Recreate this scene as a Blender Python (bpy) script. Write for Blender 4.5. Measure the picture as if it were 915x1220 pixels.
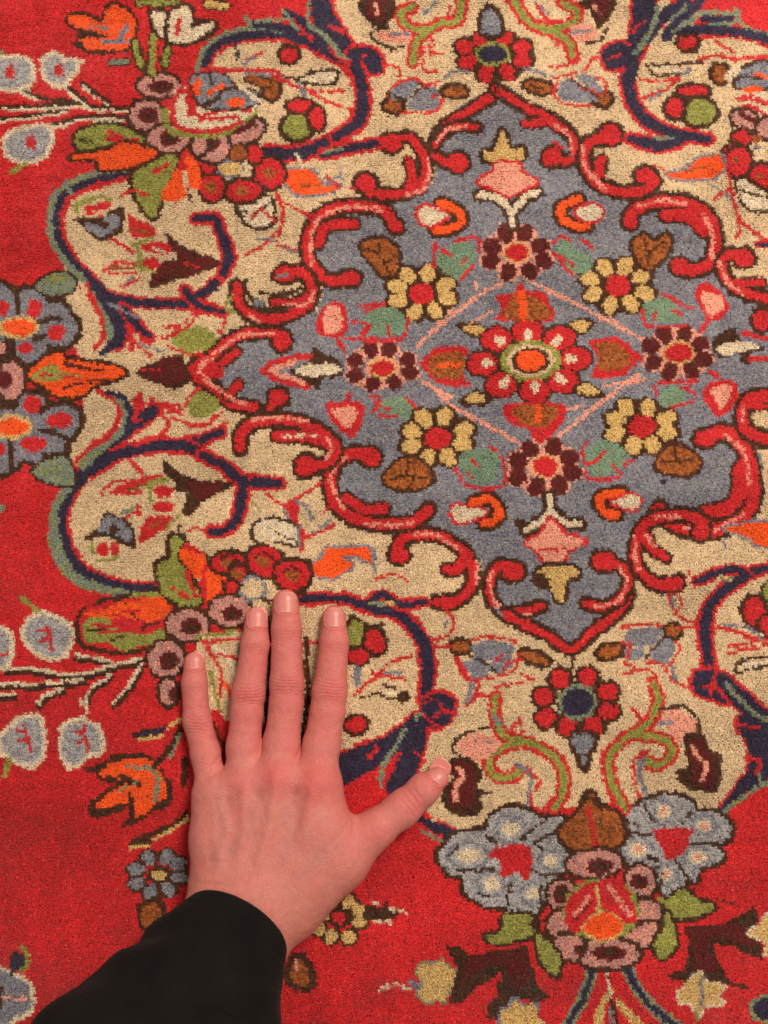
import bpy, math
import numpy as np
from mathutils import Vector, Matrix

for _o in list(bpy.data.objects):
    bpy.data.objects.remove(_o, do_unlink=True)
scene = bpy.context.scene
COL = scene.collection
rng = np.random.default_rng(7)

# ---------------------------------------------------------------- camera
DIST, TILT, FPX = 0.42, math.radians(7.7), 881.0      # metres to the rug, tilt from straight down, focal length in photo pixels
cam_d = bpy.data.cameras.new('camera')
cam = bpy.data.objects.new('camera', cam_d)
COL.objects.link(cam)
cam.location = (0, -DIST * math.sin(TILT), DIST * math.cos(TILT))
cam.rotation_euler = (TILT, 0, 0)
cam_d.sensor_fit = 'VERTICAL'
cam_d.sensor_height = 36.0
cam_d.lens = 36.0 * FPX / 1220.0
cam_d.clip_start = 0.01
cam_d.clip_end = 50
cam_d.dof.use_dof = True
cam_d.dof.focus_distance = 0.40
cam_d.dof.aperture_fstop = 9.0
scene.camera = cam

# ---------------------------------------------------------------- light
w = bpy.data.worlds.new('World')
scene.world = w
w.use_nodes = True
w.node_tree.nodes['Background'].inputs[0].default_value = (1.0, 0.88, 0.78, 1)
w.node_tree.nodes['Background'].inputs[1].default_value = 0.18

def area(name, loc, target, size, power, color):
    d = bpy.data.lights.new(name, 'AREA')
    d.shape = 'RECTANGLE'
    d.size, d.size_y = size
    d.energy = power
    d.color = color
    o = bpy.data.objects.new(name, d)
    o.location = loc
    o.rotation_euler = (Vector(target) - Vector(loc)).to_track_quat('-Z', 'Y').to_euler()
    COL.objects.link(o)
    return o

area('ceiling_lamp', (0.50, 0.60, 1.15), (0, 0.0, 0), (0.42, 0.42), 21.5, (1.0, 0.88, 0.76))
area('fill_lamp', (-1.1, 0.2, 2.1), (0, 0, 0), (0.9, 0.9), 7.5, (1.0, 0.90, 0.80))  # unseen fill light, added to lift the shadows
scene.view_settings.view_transform = 'Standard'
scene.view_settings.look = 'None'
scene.view_settings.exposure = 0.0
scene.view_settings.gamma = 1.0

# ---------------------------------------------------------------- helpers
def px_of(x, y, z=0.0):
    """point in the place (metres) -> position on the photograph"""
    c, s = math.cos(TILT), math.sin(TILT)
    X = x
    dy, dz = y + DIST * s, z - DIST * c
    Yc = dy * c + dz * s
    Zc = dy * s - dz * c
    return 457.5 + FPX * X / Zc, 610.0 - FPX * Yc / Zc, Zc

def at(px, py, z=0.0):
    """point at height z that is seen at a pixel -> (x, y, depth)"""
    c, s = math.cos(TILT), math.sin(TILT)
    a, b = (px - 457.5) / FPX, (610.0 - py) / FPX
    # ray: right a, up b, forward 1
    dirx, diry, dirz = a, b * c + s, b * s - c
    t = (z - DIST * c) / dirz
    return dirx * t, -DIST * s + diry * t, t

def lin(c):
    c = np.asarray(c, float) / 255.0
    return np.where(c <= 0.04045, c / 12.92, ((c + 0.055) / 1.055) ** 2.4)

def mesh_np(name, verts, faces, smooth_=True):
    """faces: (n,3) or (n,4) int array"""
    me = bpy.data.meshes.new(name)
    n, k = faces.shape
    me.vertices.add(len(verts))
    me.vertices.foreach_set('co', np.ascontiguousarray(verts, np.float32).ravel())
    me.loops.add(n * k)
    me.loops.foreach_set('vertex_index', np.ascontiguousarray(faces, np.int32).ravel())
    me.polygons.add(n)
    me.polygons.foreach_set('loop_start', np.arange(0, n * k, k, dtype=np.int32))
    me.polygons.foreach_set('use_smooth', np.full(n, smooth_))
    me.update(calc_edges=True)
    return me

def link(name, me, parent=None, m=None):
    o = bpy.data.objects.new(name, me)
    COL.objects.link(o)
    if parent:
        o.parent = parent
    if m:
        me.materials.append(m)
    return o

def mat(name):
    m = bpy.data.materials.new(name)
    m.use_nodes = True
    return m, m.node_tree.nodes, m.node_tree.links, m.node_tree.nodes['Principled BSDF']

def vnoise(x, y, seed=0):
    """smooth value noise, -1..1"""
    r = np.random.default_rng(seed).random((64, 64)) * 2 - 1
    xi, yi = np.floor(x).astype(int), np.floor(y).astype(int)
    fx, fy = x - xi, y - yi
    fx, fy = fx * fx * (3 - 2 * fx), fy * fy * (3 - 2 * fy)
    g = lambda a, b: r[a % 64, b % 64]
    return (g(xi, yi) * (1 - fx) + g(xi + 1, yi) * fx) * (1 - fy) + (g(xi, yi + 1) * (1 - fx) + g(xi + 1, yi + 1) * fx) * fy
# ---------------------------------------------------------------- rug design
# The weaver's cartoon: every motif is a set of closed shapes and lines.  It is
# laid down on a knot plan; afterwards every knot becomes real pile.

CX0, CY0, CW, CH = -60, -60, 1040, 1345
plan = np.zeros((CH, CW), np.int16)          # yarn colour per cell
owner = np.zeros((CH, CW), np.int32)         # motif (or sub-piece) per cell
YARN = {}
for _i, _c in enumerate('R B G N K O g t P M W w S m Y r p X a'.split()):
    YARN[_c] = _i
motifs = [('red_ground', -1)]
cur = [0, 0]
TR = [0.0, 0.0, 1.0]

def T(x, y, s=3.8125):
    TR[:] = [x, y, 1.0 / s]

def mo(name):
    motifs.append((name, -1))
    cur[0] = cur[1] = len(motifs) - 1

def su(name=None):
    if name is None:
        cur[1] = cur[0]
        return
    motifs.append((name, cur[0]))
    cur[1] = len(motifs) - 1

def pts(s):
    a = np.array([[float(v) for v in q.split(',')] for q in s.split()])
    return a[:, :2] * TR[2] + [TR[0], TR[1]]

def smooth(p, closed, n=6):
    if len(p) < 3:
        return p
    if closed:
        q = np.vstack([p[-1:], p, p[:2]])
    else:
        q = np.vstack([2 * p[:1] - p[1:2], p, 2 * p[-1:] - p[-2:-1]])
    out = []
    t = np.linspace(0, 1, n, endpoint=False)[:, None]
    for i in range(len(q) - 3):
        a, b, c, d = q[i:i + 4]
        out.append(0.5 * (2 * b + (c - a) * t + (2 * a - 5 * b + 4 * c - d) * t**2 + (3 * b - a - 3 * c + d) * t**3))
    out = np.vstack(out)
    if not closed:
        out = np.vstack([out, p[-1:]])
    return out

def window(p, pad):
    x0 = max(int(np.floor(p[:, 0].min() - pad)) - CX0, 0)
    x1 = min(int(np.ceil(p[:, 0].max() + pad)) - CX0 + 1, CW)
    y0 = max(int(np.floor(p[:, 1].min() - pad)) - CY0, 0)
    y1 = min(int(np.ceil(p[:, 1].max() + pad)) - CY0 + 1, CH)
    return x0, x1, y0, y1

def seg_dist(p, w, X, Y):
    """distance to a polyline, minus its (varying) half width"""
    best = np.full(X.shape, 1e9)
    for i in range(len(p) - 1):
        a, b = p[i], p[i + 1]
        dx, dy = b - a
        L2 = dx * dx + dy * dy + 1e-9
        t = np.clip(((X - a[0]) * dx + (Y - a[1]) * dy) / L2, 0, 1)
        d = np.hypot(X - a[0] - t * dx, Y - a[1] - t * dy) - (w[i] + (w[i + 1] - w[i]) * t)
        best = np.minimum(best, d)
    return best

def inside(p, X, Y):
    c = np.zeros(X.shape, bool)
    x0, y0 = p[-1]
    for x1, y1 in p:
        k = (y1 > Y) != (y0 > Y)
        with np.errstate(divide='ignore', invalid='ignore'):
            xi = (x0 - x1) * (Y - y1) / (y0 - y1 + 1e-12) + x1
        c ^= k & (X < xi)
        x0, y0 = x1, y1
    return c

def paint(d, box, layers):
    x0, x1, y0, y1 = box
    for r, col in layers:
        k = d < r
        plan[y0:y1, x0:x1][k] = YARN[col]
        owner[y0:y1, x0:x1][k] = cur[1]

def grid(box):
    x0, x1, y0, y1 = box
    return np.meshgrid(np.arange(x0, x1) + CX0 + 0.5, np.arange(y0, y1) + CY0 + 0.5)

def F(col, s, o=None, ow=3.2, sm=True, raw=None):
    ow = ow * (1.7 if o == 'K' else 1.4)
    p = pts(s) if raw is None else raw
    if sm:
        p = smooth(p, True)
    box = window(p, 8 + ow)
    if box[0] >= box[1] or box[2] >= box[3]:
        return
    X, Y = grid(box)
    q = np.vstack([p, p[:1]])
    d = seg_dist(q, np.zeros(len(q)), X, Y) if o else np.where(inside(p, X, Y), 0., 1.)
    if o:
        d = np.where(inside(p, X, Y), -d, d)
        lay = [(ow, o), (0, col)] if isinstance(o, str) else [(r, c) for r, c in o] + [(0, col)]
    else:
        d = d - .5
        lay = [(0, col)]
    paint(d, box, lay)

def E(col, cx, cy, rx, ry=None, a=0, o=None, ow=3.2):
    ry = rx if ry is None else ry
    t = np.linspace(0, 2 * np.pi, 14, endpoint=False)
    a = np.radians(a)
    x = rx * np.cos(t) * np.cos(a) - ry * np.sin(t) * np.sin(a) + cx
    y = rx * np.cos(t) * np.sin(a) + ry * np.sin(t) * np.cos(a) + cy
    F(col, None, o, ow, False, np.stack([x, y], 1) * TR[2] + [TR[0], TR[1]])

def L(col, w, s, o=None, ow=2.6, taper=0.0):
    ow = ow * (1.55 if o == 'K' else 1.38)
    p = smooth(pts(s), False)
    n = len(p)
    if isinstance(w, (list, tuple)):
        ww = np.interp(np.linspace(0, 1, n), np.linspace(0, 1, len(w)), w) * .5
    else:
        ww = np.full(n, w * .5)
    box = window(p, ww.max() + ow + 8)
    if box[0] >= box[1] or box[2] >= box[3]:
        return
    X, Y = grid(box)
    d = seg_dist(p, ww, X, Y)
    if o is None:
        lay = [(0, col)]
    elif isinstance(o, str):
        lay = [(ow, o), (0, col)]
    else:
        lay = list(o) + [(0, col)]
    paint(d, box, lay)

def vine(w, s, ow=3.0):
    L('N', [q * 1.15 for q in (w if isinstance(w, (list, tuple)) else [w])] if isinstance(w, (list, tuple)) else w * 1.15, s, 'r', ow)

def arm(s, w=9, stripe=None, blobs=(), branch=None, bw=8, sc='p'):
    """a red scroll arm: dark outline, red body, paler inner thread, round ends"""
    mo('scroll_arm')
    w, bw = w * 1.12, bw * 1.15
    L('r', w, s, 'K', 3.6)
    if branch:
        L('r', bw, branch, 'K', 2.6)
    for b in blobs:
        E('r', b[0], b[1], b[2], b[3], 0, 'K', 3.2)
    L('r', w, s)
    if branch:
        L('r', bw, branch)
    for b in blobs:
        E('r', b[0], b[1], b[2], b[3])
    if stripe:
        su('inner_thread')
        for q in stripe.split('|'):
            L(sc, 4.4, q.strip())
        su()

def ros(name, centres, c, pr, ps, pc, bg, cr, cc, ring=None, rw=3.5, bgw=4.5):
    """rosette: petals at given centres (tile units), sizes in cells"""
    mo(name)
    k = 1 / TR[2]
    for q in centres:
        E(bg, q[0], q[1], (pr + bgw) * k, (ps + bgw) * k)
    E(bg, c[0], c[1], (cr[0] + 6) * k, (cr[1] + 6) * k)
    for q in centres:
        su('petal')
        ang = np.degrees(np.arctan2(q[1] - c[1], q[0] - c[0]))
        sh = .9 if pc == 'Y' else 0
        E(pc, q[0], q[1], (pr - sh) * k, (ps - sh * .6) * k, ang)
    if ring:
        su()
        E(ring, c[0], c[1], (cr[0] + rw) * k, (cr[1] + rw) * k)
    su('flower_center')
    E(cc, c[0], c[1], cr[0] * k, cr[1] * k)
    su()

# ---- grounds
T(0, 0, 1)
mo('cream_ground')
F('B', '400,-60 385,0 375,35 330,40 280,48 250,62 240,90 235,120 240,200 200,206 130,208 95,220 70,245 64,290 80,330 100,345 72,338 75,365 88,385 88,415 100,430 98,460 100,490 90,515 72,545 100,560 85,575 66,610 66,650 85,690 130,702 185,712 240,690 300,690 300,760 330,900 410,912 440,925 480,880 500,960 522,984 545,992 600,975 690,960 780,955 845,968 870,960 890,920 915,880 990,860 990,-70', sm=False)
mo('red_ground')
F('R', '797,-60 798,12 830,30 870,36 915,58 990,90 990,-70', sm=False)
F('R', '858,968 885,955 915,935 990,900 990,1300 850,1300', sm=False)
F('R', '408,905 422,885 440,880 446,905 450,925 400,940', sm=False)
mo('medallion_ground')
F('G', '593,106 563,115 531,136 510,157 513,173 521,199 515,218 489,236 452,237 458,251 424,238 387,240 363,259 355,285 362,315 382,337 385,350 378,370 335,390 288,389 259,408 222,442 267,482 304,490 367,495 401,521 387,549 383,572 397,612 434,635 485,630 538,634 558,649 574,665 579,715 611,749 683,780 740,720 757,690 746,653 751,629 776,611 845,612 885,603 911,574 908,540 893,530 877,497 880,479 893,466 915,466 990,420 915,365 870,345 850,315 858,300 850,260 800,232 775,235 727,236 692,207 690,185 670,155 630,135', sm=False)

# ---- pink lattice lines in the medallion
T(0, 0, 1)
for q in ('498,412 520,392 540,375 570,352 597,336', '632,335 660,349 690,364 722,381 764,404',
          '503,454 522,468 545,487 575,504 605,519 622,529', '761,445 735,465 715,481 690,500 665,521'):
    mo('lattice_line')
    L('P', [5, 3.4, 5.4, 3.8, 5] * 3, q)
for q in ('510,400 545,360', '568,345 566,335', '560,385 590,368', '700,350 740,390', '540,474 500,452', '720,460 770,452', '640,500 700,480'):
    L('P', 3, q)

# ---- centre flower
mo('flower')
for q in ((575, 433), (592, 403), (629, 395), (667, 403), (686, 427), (672, 454), (638, 465), (597, 459)):
    E('K', q[0], q[1], 22, 17)
E('K', 632, 429, 52, 34)
for q in ((575, 433), (592, 403), (629, 395), (667, 403), (686, 427), (672, 454), (638, 465), (597, 459)):
    su('petal')
    a = np.degrees(np.arctan2((q[1] - 429) * 1.5, q[0] - 632))
    E('r', q[0], q[1], 18, 14)
    dx, dy = (632 - q[0]) * .10, (429 - q[1]) * .10
    E('w', q[0] + dx, q[1] + dy, 8, 5, a)
su()
E('g', 632, 429, 36, 25)
E('B', 632, 429, 29, 20)
E('K', 632, 429, 23, 16)
su('flower_center')
E('O', 632, 429, 17, 12)
su()

# ---- brown palmettes round it
T(440, 260)
mo('palmette')
F('r', '230,670 260,620 330,582 440,590 430,650 430,720 455,758 330,755 270,710'); F('X', '262,665 300,620 420,610 420,720 320,730 280,700'); L('O', 4, '290,668 410,668')
mo('palmette')
F('r', '690,285 720,330 800,345 840,465 720,462 580,465 600,410 575,350 650,340'); F('X', '655,350 780,370 815,455 610,455 630,390'); L('O', 9, '692,340 698,445')
T(675, 340)
mo('palmette')
F('r', '105,250 230,240 300,290 345,330 300,370 260,410 120,420 140,330'); F('X', '130,265 220,262 285,310 280,370 150,380 150,320')
T(560, 440)
mo('palmette')
F('r', '160,160 300,150 435,160 420,240 350,325 290,320 260,270 180,245'); F('X', '200,170 300,160 400,170 380,230 320,270 220,230'); L('O', 7, '308,170 312,240')
# gold wedges
for t, k, y in (((440, 260), '385,475 480,470 545,500 490,545 430,525', '425,488 520,492 482,535'),
                ((440, 260), '405,845 480,775 560,820 500,858', '440,825 485,790 525,822 480,838'),
                ((675, 340), '0,180 60,145 130,160 80,225 40,215', '20,178 60,158 112,168 70,212'),
                ((675, 340), '20,475 90,430 180,500 100,515', '45,474 90,446 152,485 110,500')):
    T(*t); mo('leaf'); F('K', k); F('Y', y)

# ---- dark red rosettes
T(0, 0, 1)
ros('rosette', [(463.6, 416), (486, 428), (488.5, 443.6), (469, 455), (441.6, 416), (423, 429), (423, 447.5), (444, 457)], (456, 438), 11, 9, 'M', 'P', (15, 9.5), 'r', 'Y', 2.4, 1.6)
T(480, 140)
ros('rosette', [(465, 525), (555, 525), (405, 585), (625, 580), (400, 650), (640, 650), (480, 700), (575, 695)], (518, 612), 12, 10, 'M', 'P', (14, 10.5), 'r', 'Y', 2.4, 1.6)
T(675, 340)
ros('rosette', [(445, 225), (535, 220), (380, 275), (605, 265), (395, 350), (625, 335), (470, 390), (570, 385)], (510, 305), 12, 9.5, 'M', 'P', (17, 11), 'r', 'Y', 2.4, 1.6)
T(560, 440)
ros('rosette', [(270, 360), (380, 355), (215, 415), (450, 400), (215, 490), (465, 470), (300, 535), (405, 525)], (342, 442), 12.5, 10.5, 'M', 'P', (15, 12), 'r', 'Y', 2.4, 1.6)
# ---- gold rosettes
T(440, 260)
ros('rosette', [(175, 255), (265, 248), (125, 310), (345, 302), (130, 372), (352, 362), (205, 425), (297, 420)], (240, 340), 12, 9, 'Y', 'K', (15, 13), 'r', None, 0, 4.5)
T(675, 160)
ros('rosette', [(175, 605), (265, 600), (108, 655), (340, 645), (122, 725), (355, 720), (198, 775), (292, 770)], (230, 688), 12.5, 9, 'Y', 'K', (15, 13), 'r', None, 0, 4.5)
T(675, 340)
ros('rosette', [(272, 555), (370, 558), (225, 608), (455, 603), (222, 672), (458, 668), (308, 728), (397, 728)], (343, 640), 12.5, 9.5, 'Y', 'K', (16, 13), 'r', None, 0, 4.5)
T(400, 440)
ros('rosette', [(400, 220), (495, 215), (348, 280), (582, 275), (342, 347), (578, 337), (420, 402), (512, 397)], (460, 312), 12.5, 9.5, 'Y', 'K', (15.5, 13), 'r', None, 0, 4.5)

# ---- teal leaves with red fringe
for t, q, rr in (((440, 260), '300,170 340,150 400,105 470,130 480,200 430,268 350,250 305,215', ('290,215 300,110', '320,130 370,170', '390,100 490,90 495,150', '440,180 415,215', '480,210 410,280')),
                 ((480, 140), '695,590 740,555 800,600 860,640 840,705 760,695 705,640', ('680,570 720,540 760,560', '810,550 860,590', '690,620 740,650', '760,660 775,670', '710,650 780,720')),
                 ((675, 160), '350,770 420,740 480,760 525,830 480,855 400,845 355,825', ('440,730 540,780 570,790', '400,810 395,840', '345,800 370,870 540,865', '470,800 520,820')),
                 ((675, 340), '430,480 500,450 540,500 510,548 430,540', ('410,440 590,435', '520,460 590,490', '400,460 410,500', '480,550 580,525', '560,450 540,470')),
                 ((560, 440), '530,370 600,320 680,340 715,390 690,440 640,470 570,490 530,440', ('530,330 510,380 540,430 620,370', '650,430 680,490 590,500 530,490', '700,430 740,410', '520,460 540,500')),
                 ((400, 440), '560,400 640,360 720,370 745,430 720,510 650,525 590,490', ('540,450 600,530 740,540 770,480 750,400', '620,410 650,440', '600,470 630,500', '700,350 730,370')),
                 ((400, 440), '190,170 260,125 340,140 345,200 300,228 210,190', ('150,120 200,130 170,190 180,150', '200,210 280,215', '320,130 360,170', '240,180 200,170')),
                 ((440, 260), '-15,440 60,408 150,430 160,500 90,530 -10,520', ('-40,400 70,390', '-20,500 -10,560 120,545 160,540 180,450', '80,480 90,530')),
                 ((240, 180), '745,750 830,710 900,730 900,820 780,835', ('740,730 830,695', '680,770 760,790 730,830', '660,850 900,860', '850,800 850,840'))):
    T(*t); mo('leaf'); F('t', q)
    for u in rr:
        L('r', 4.0, u)

# ---- pink buds
for t, o_, i_, x in (((220, 340), '598,200 625,110 700,68 740,130 722,225 650,240', '635,115 700,95 718,195 645,215', '690,235 720,290'),
                     ((220, 340), '640,550 700,525 810,540 800,640 765,690 700,655', '665,560 770,550 775,610 740,645 690,600', '745,500 735,520'),
                     ((675, 340), '585,20 640,-10 720,50 740,110 680,160 620,130', '615,35 700,50 715,100 650,140', '650,150 610,210'),
                     ((675, 340), '625,480 680,430 775,445 775,520 700,598 640,550', '655,470 740,450 745,510 700,560 680,520', '650,390 690,410')):
    T(*t); mo('bud'); L('r', 6, x); F('r', o_); su('bud_heart'); F('P', i_)

# ---- side spear motifs
T(220, 340)
mo('spear')
F('K', '570,310 590,280 630,310 690,330 720,380 690,420 620,430 610,480 570,450 500,410 480,380 560,350')
L('r', 7, '350,388 420,345 570,320'); L('r', 7, '350,388 430,430 560,458'); L('P', 6, '395,385 500,345'); L('P', 6, '400,395 540,440')
F('w', '500,385 560,360 680,355 705,385 640,408 560,412')
T(675, 340)
mo('spear')
F('K', '665,250 740,190 790,220 800,260 890,270 900,295 840,310 830,360 790,350 780,310 700,330 670,290')
F('w', '685,280 760,255 850,258 880,280 800,300 720,318')
L('r', 6, '800,215 915,240'); L('r', 7, '835,335 920,335')
E('r', 890, 155, 38, 45, 0, 'K')

# ---- orange hooks with white flowers
for t, q, f in (((480, 140), '175,388 245,420 268,470 215,505 150,510', '70,420 120,400 200,440 140,485 80,470'),
                ((480, 140), '800,368 725,400 718,450 780,488 835,492', '785,425 860,392 908,420 880,462 820,458'),
                ((400, 440), '625,605 700,590 742,635 720,690 672,700', '530,625 600,628 685,650 610,685 545,690'),
                ((560, 440), '690,560 605,575 590,605 620,650 670,660', '650,600 740,572 775,600 745,635 690,620')):
    T(*t); mo('hook_flower'); L('O', 9.5, q, 'K', 3.5); su('blossom'); F('w', f, 'r', 2.6)
T(400, 440); mo('stem'); L('w', 3, '610,655 680,650')

# ---- brown heart leaves
for t, q in (((240, 180), '725,430 800,395 885,440 885,545 830,565 770,500'), ((675, 160), '300,500 350,455 400,485 460,455 465,520 390,605 340,590'),
             ((675, 340), '415,790 490,725 600,785 570,855 430,845'), ((400, 440), '225,490 320,400 410,445 435,510 350,545 260,535')):
    T(*t); mo('leaf'); F('X', q, 'K', 3)

for t, q in (((240, 180), '740,440 800,470 860,560|800,470 810,410|830,510 880,480'), ((675, 160), '350,480 375,540 370,600|375,540 440,490'), ((675, 340), '430,800 500,800 580,790|500,800 490,740'), ((400, 440), '240,500 320,480 410,500|320,480 330,410|350,490 330,540')):
    T(*t)
    for u in q.split('|'):
        L('K', 3, u)
# ---- axis motifs
T(480, 140)
mo('leaf_pair'); L('w', 7, '345,350 430,362 490,420 500,490', 'K', 3.4); L('w', 7, '610,340 555,360 505,420', 'K', 3.4); L('w', 6, '490,420 500,490'); L('w', 6, '420,360 490,420')
mo('crown_flower'); F('Y', '372,150 415,150 452,55 490,140 550,140 530,190 385,190', 'K', 3.4)
su('calyx'); F('P', '345,290 420,240 420,205 520,205 540,245 605,290 520,335 480,350 400,315', 'r', 2.6)
T(540, 560)
mo('leaf_pair'); L('w', 6, '330,275 390,240 438,185 435,120', 'K', 4); L('w', 6, '438,180 510,235 580,248', 'K', 4); L('w', 5.5, '390,240 438,185 435,120'); F('K', '270,230 330,220 320,270 290,260')
mo('crown_flower'); F('P', '330,330 400,295 440,220 500,285 600,320 520,365 500,415 420,415 385,370', 'r', 2.6); L('r', 3, '400,360 510,362')
su('calyx'); F('Y', '380,465 450,432 560,450 565,490 520,490 495,600 455,560 440,495 400,495', 'K', 3)
T(0, 0, 1)
mo('leaf'); F('K', '632,690 648,682 652,702 640,700')

# ---- scroll arms of the medallion
T(240, 180)
arm('875,335 830,272 740,248 600,258 520,310 480,400 492,500 560,580 640,588 690,575', 10, '820,270 740,252 620,262 525,320 495,410 500,520', [(680, 575, 40, 32), (885, 340, 25, 30)], '690,330 620,330 560,350 530,420', 10)
T(675, 160)
arm('285,395 310,345 430,302 560,315 650,380 678,480 650,585 560,618 510,600', 11, '330,325 430,300 550,315|620,360 660,430 665,560', [(515, 598, 38, 35), (290, 390, 30, 35)], '450,365 560,370 630,440', 12)
T(675, 340)
arm('630,690 720,668 800,720 838,820 850,960 800,1060 640,1115 500,1090 420,1015', 13, '720,680 810,760 835,900|810,1040 640,1125 540,1100', [(630, 695, 48, 38)], '640,1030 740,1010 790,930 790,830', 14)
T(240, 520)
arm('770,90 690,75 605,130 585,230 620,320 700,375 830,400 960,390 1030,330', 11, '660,90 600,150 590,230 650,330|740,395 860,405 960,390', [(768, 92, 46, 42)], '830,330 740,330 660,280', 10)
T(400, 0)
arm('740,418 620,490 510,560 450,630 455,700 500,735', 7.5, None, [(555, 735, 48, 42)])
T(400, 0)
arm('640,575 550,570 490,600 455,660', 6, '590,570 500,590 460,640')
T(600, 0)
arm('-40,400 120,495 230,550 310,620 330,700 280,735', 7.5, '230,560 300,620 310,700', [(222, 712, 42, 42)], '95,560 200,555 280,600', 6)
T(540, 560)
arm('290,470 215,430 168,500 175,590 235,650 310,640 400,620', 8, '180,460 165,520 200,610 260,655|290,660 350,655', [(270, 460, 50, 42)])
T(540, 560)
arm('235,655 330,705 430,755 540,815 640,730 740,660 800,570', 8, None)
arm('690,415 765,440 795,500 760,580 680,620 600,605', 8, '760,440 785,520 740,600 640,620', [(685, 415, 52, 42)])
T(220, 340)
arm('440,275 430,220 300,215 220,240 120,320 30,390 130,460 210,535 315,552', 9, '400,215 260,225 180,280 60,385 180,490 280,545', [(442, 250, 38, 45)])
L('r', 11, '100,390 130,360'); L('r', 9, '170,350 235,300', 'K', 2); L('r', 10, '190,500 245,450', 'K', 2); L('r', 14, '60,390 150,400'); L('p', 3.2, '60,385 120,330 200,260'); L('p', 3.2, '70,395 160,470 230,525')
arm('420,510 385,560', 7, None, [(425, 510, 42, 38)])

# ---- scrolls on the cream side
T(240, 180)
arm('350,565 460,552 502,620 480,700 350,758 240,748 165,685 160,615', 9, '510,640 480,690 380,700|220,745 260,775', [(380, 560, 45, 35)], '330,685 420,685 480,660', 6)
L('K', 5, '260,640 330,650 420,640 450,620'); L('K', 5, '200,590 210,650 270,710 370,725'); F('G', '230,685 280,675 290,700 250,705')
T(220, 340)
arm('250,740 258,665 330,618 480,612 600,655 680,720 660,795 600,820', 10, '300,612 420,598 560,620|640,690 670,740 640,790', [(550, 820, 46, 48)], '420,685 560,690 650,720', 11)
L('w', 3.2, '440,685 600,680')
T(400, 0)
arm('250,650 330,622 392,690 410,780 370,850 280,882 160,875 130,835', 8, '420,720 425,800 390,860 320,890', [(252, 648, 45, 38), (135, 830, 45, 38)], '330,735 350,800 330,850', 8)
T(600, 0)
arm('460,620 385,650 368,740 420,825 520,868 630,868 690,820', 9, '365,660 365,740 400,800 470,860|410,790 450,850', [(485, 610, 50, 45), (645, 798, 45, 35)], '445,725 430,790', 10)
T(370, 600)
arm('402,240 398,180 450,150 560,142 650,180 725,250 738,350 700,420 640,448 575,448', 9, '470,140 570,145 680,210|760,260 755,360', [(405, 235, 42, 35), (620, 450, 60, 24)], '700,220 680,290 620,300', 10)
T(675, 540)
arm('615,350 615,305 540,282 420,290 340,345 312,440 335,535 425,600 510,585', 10, '400,285 520,290|310,380 310,480 330,520|360,370 400,420', [(612, 355, 38, 38), (470, 595, 55, 30)], '350,345 385,430 450,475', 9)
T(675, 160)
arm('800,560 740,545 705,600 745,680 820,722 930,745', 9, '700,580 730,670 800,720', [(805, 560, 45, 38)], '765,680 890,675', 7)
T(675, 340)
arm('930,500 840,510 800,580 822,660 930,705', 11, '800,550 800,620', (), '850,545 930,550', 6)

# ---- navy vines
T(40, 180)
mo('vine')
L('S', 9, '465,82 330,100 200,132 115,195 78,290 92,400 150,490 205,560')
L('r', 10, '460,105 335,135 210,180 150,230 122,310 135,400 185,490 275,580')
vine([6, 7, 9, 10, 9, 9, 10, 10, 9, 9, 9, 9, 9], '458,98 330,115 200,155 125,205 98,300 112,400 172,500 270,600 360,668 500,690 660,688 770,645 860,560', 1.8)
vine([9, 10, 9, 8], '860,560 885,480 850,370 825,305 740,308'); vine([9, 6], '660,690 790,710 860,735'); vine([10, 6], '380,700 470,790 520,850')
L('S', 6, '210,580 290,640 340,750 335,860'); vine([10, 12, 17, 16], '270,600 330,690 385,770 375,860'); L('N', 9, '172,500 270,600 360,668')
L('N', 9, '360,668 500,690 660,688 770,645')
L('S', 7, '458,84 330,90 190,130 102,190 72,300 88,410 150,512 220,580'); L('S', 5, '100,180 140,160 170,190')
T(0, 340)
L('S', 8, '420,10 480,130 500,260 470,310'); L('r', 6, '400,40 450,130 470,220 430,290'); L('N', [15, 19, 15, 7], '440,5 510,110 540,220 460,312'); L('N', 9, '560,110 620,180 675,232', 'r', 2.2); L('N', 14, '480,60 540,180')
T(40, 480)
mo('vine')
L('S', 8, '425,0 415,90 350,175 250,270 225,300'); L('S', 9, '135,400 95,490 82,650 160,780 240,832 400,862 540,872')
vine([9, 9, 10, 10, 10, 10, 9], '550,28 480,90 400,150 300,230 220,320 155,430 128,520 142,640 205,750 300,805 420,835 550,848', 3)
vine([11, 10, 11, 11, 8], '220,330 400,228 560,192 700,188 850,130'); vine([10, 9, 8], '690,195 800,255 915,315')
L('S', 7, '150,390 110,470 98,530 112,650 182,775 290,832 415,862 545,876'); L('N', [15, 12, 10], '215,350 230,300 320,230'); L('N', [10, 10, 10], '330,250 560,195 700,190'); L('S', 6, '225,300 270,250 330,190'); L('S', 7, '90,480 80,560 82,650 120,720')
T(0, 340)
L('r', 7, '450,480 520,520 540,590 500,670 430,720 350,800'); L('S', 7, '520,500 565,560 560,640 500,710 420,760 370,810'); L('N', 8, '485,482 560,510 592,580 575,660'); L('r', 9, '620,520 625,600', None)
T(240, 520)
mo('vine')
vine([8, 10, 12, 9], '0,85 100,130 180,195 350,215'); vine([11, 11, 9, 8], '190,200 180,300 150,385 100,428 42,432'); L('N', 10, '100,130 180,195 250,212')
T(360, 700)
mo('vine')
vine([6, 8, 8, 10, 12, 13, 13, 12], '-30,60 0,52 190,50 300,92 430,118 520,200 568,300 568,420 560,500'); vine([8, 8, 6], '290,80 365,32 440,75 560,68', 2.6)
E('S', 345, 72, 42, 13); L('Y', 4, '380,72 420,72'); L('N', 9, '190,50 300,92 430,118')
T(360, 700)
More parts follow.
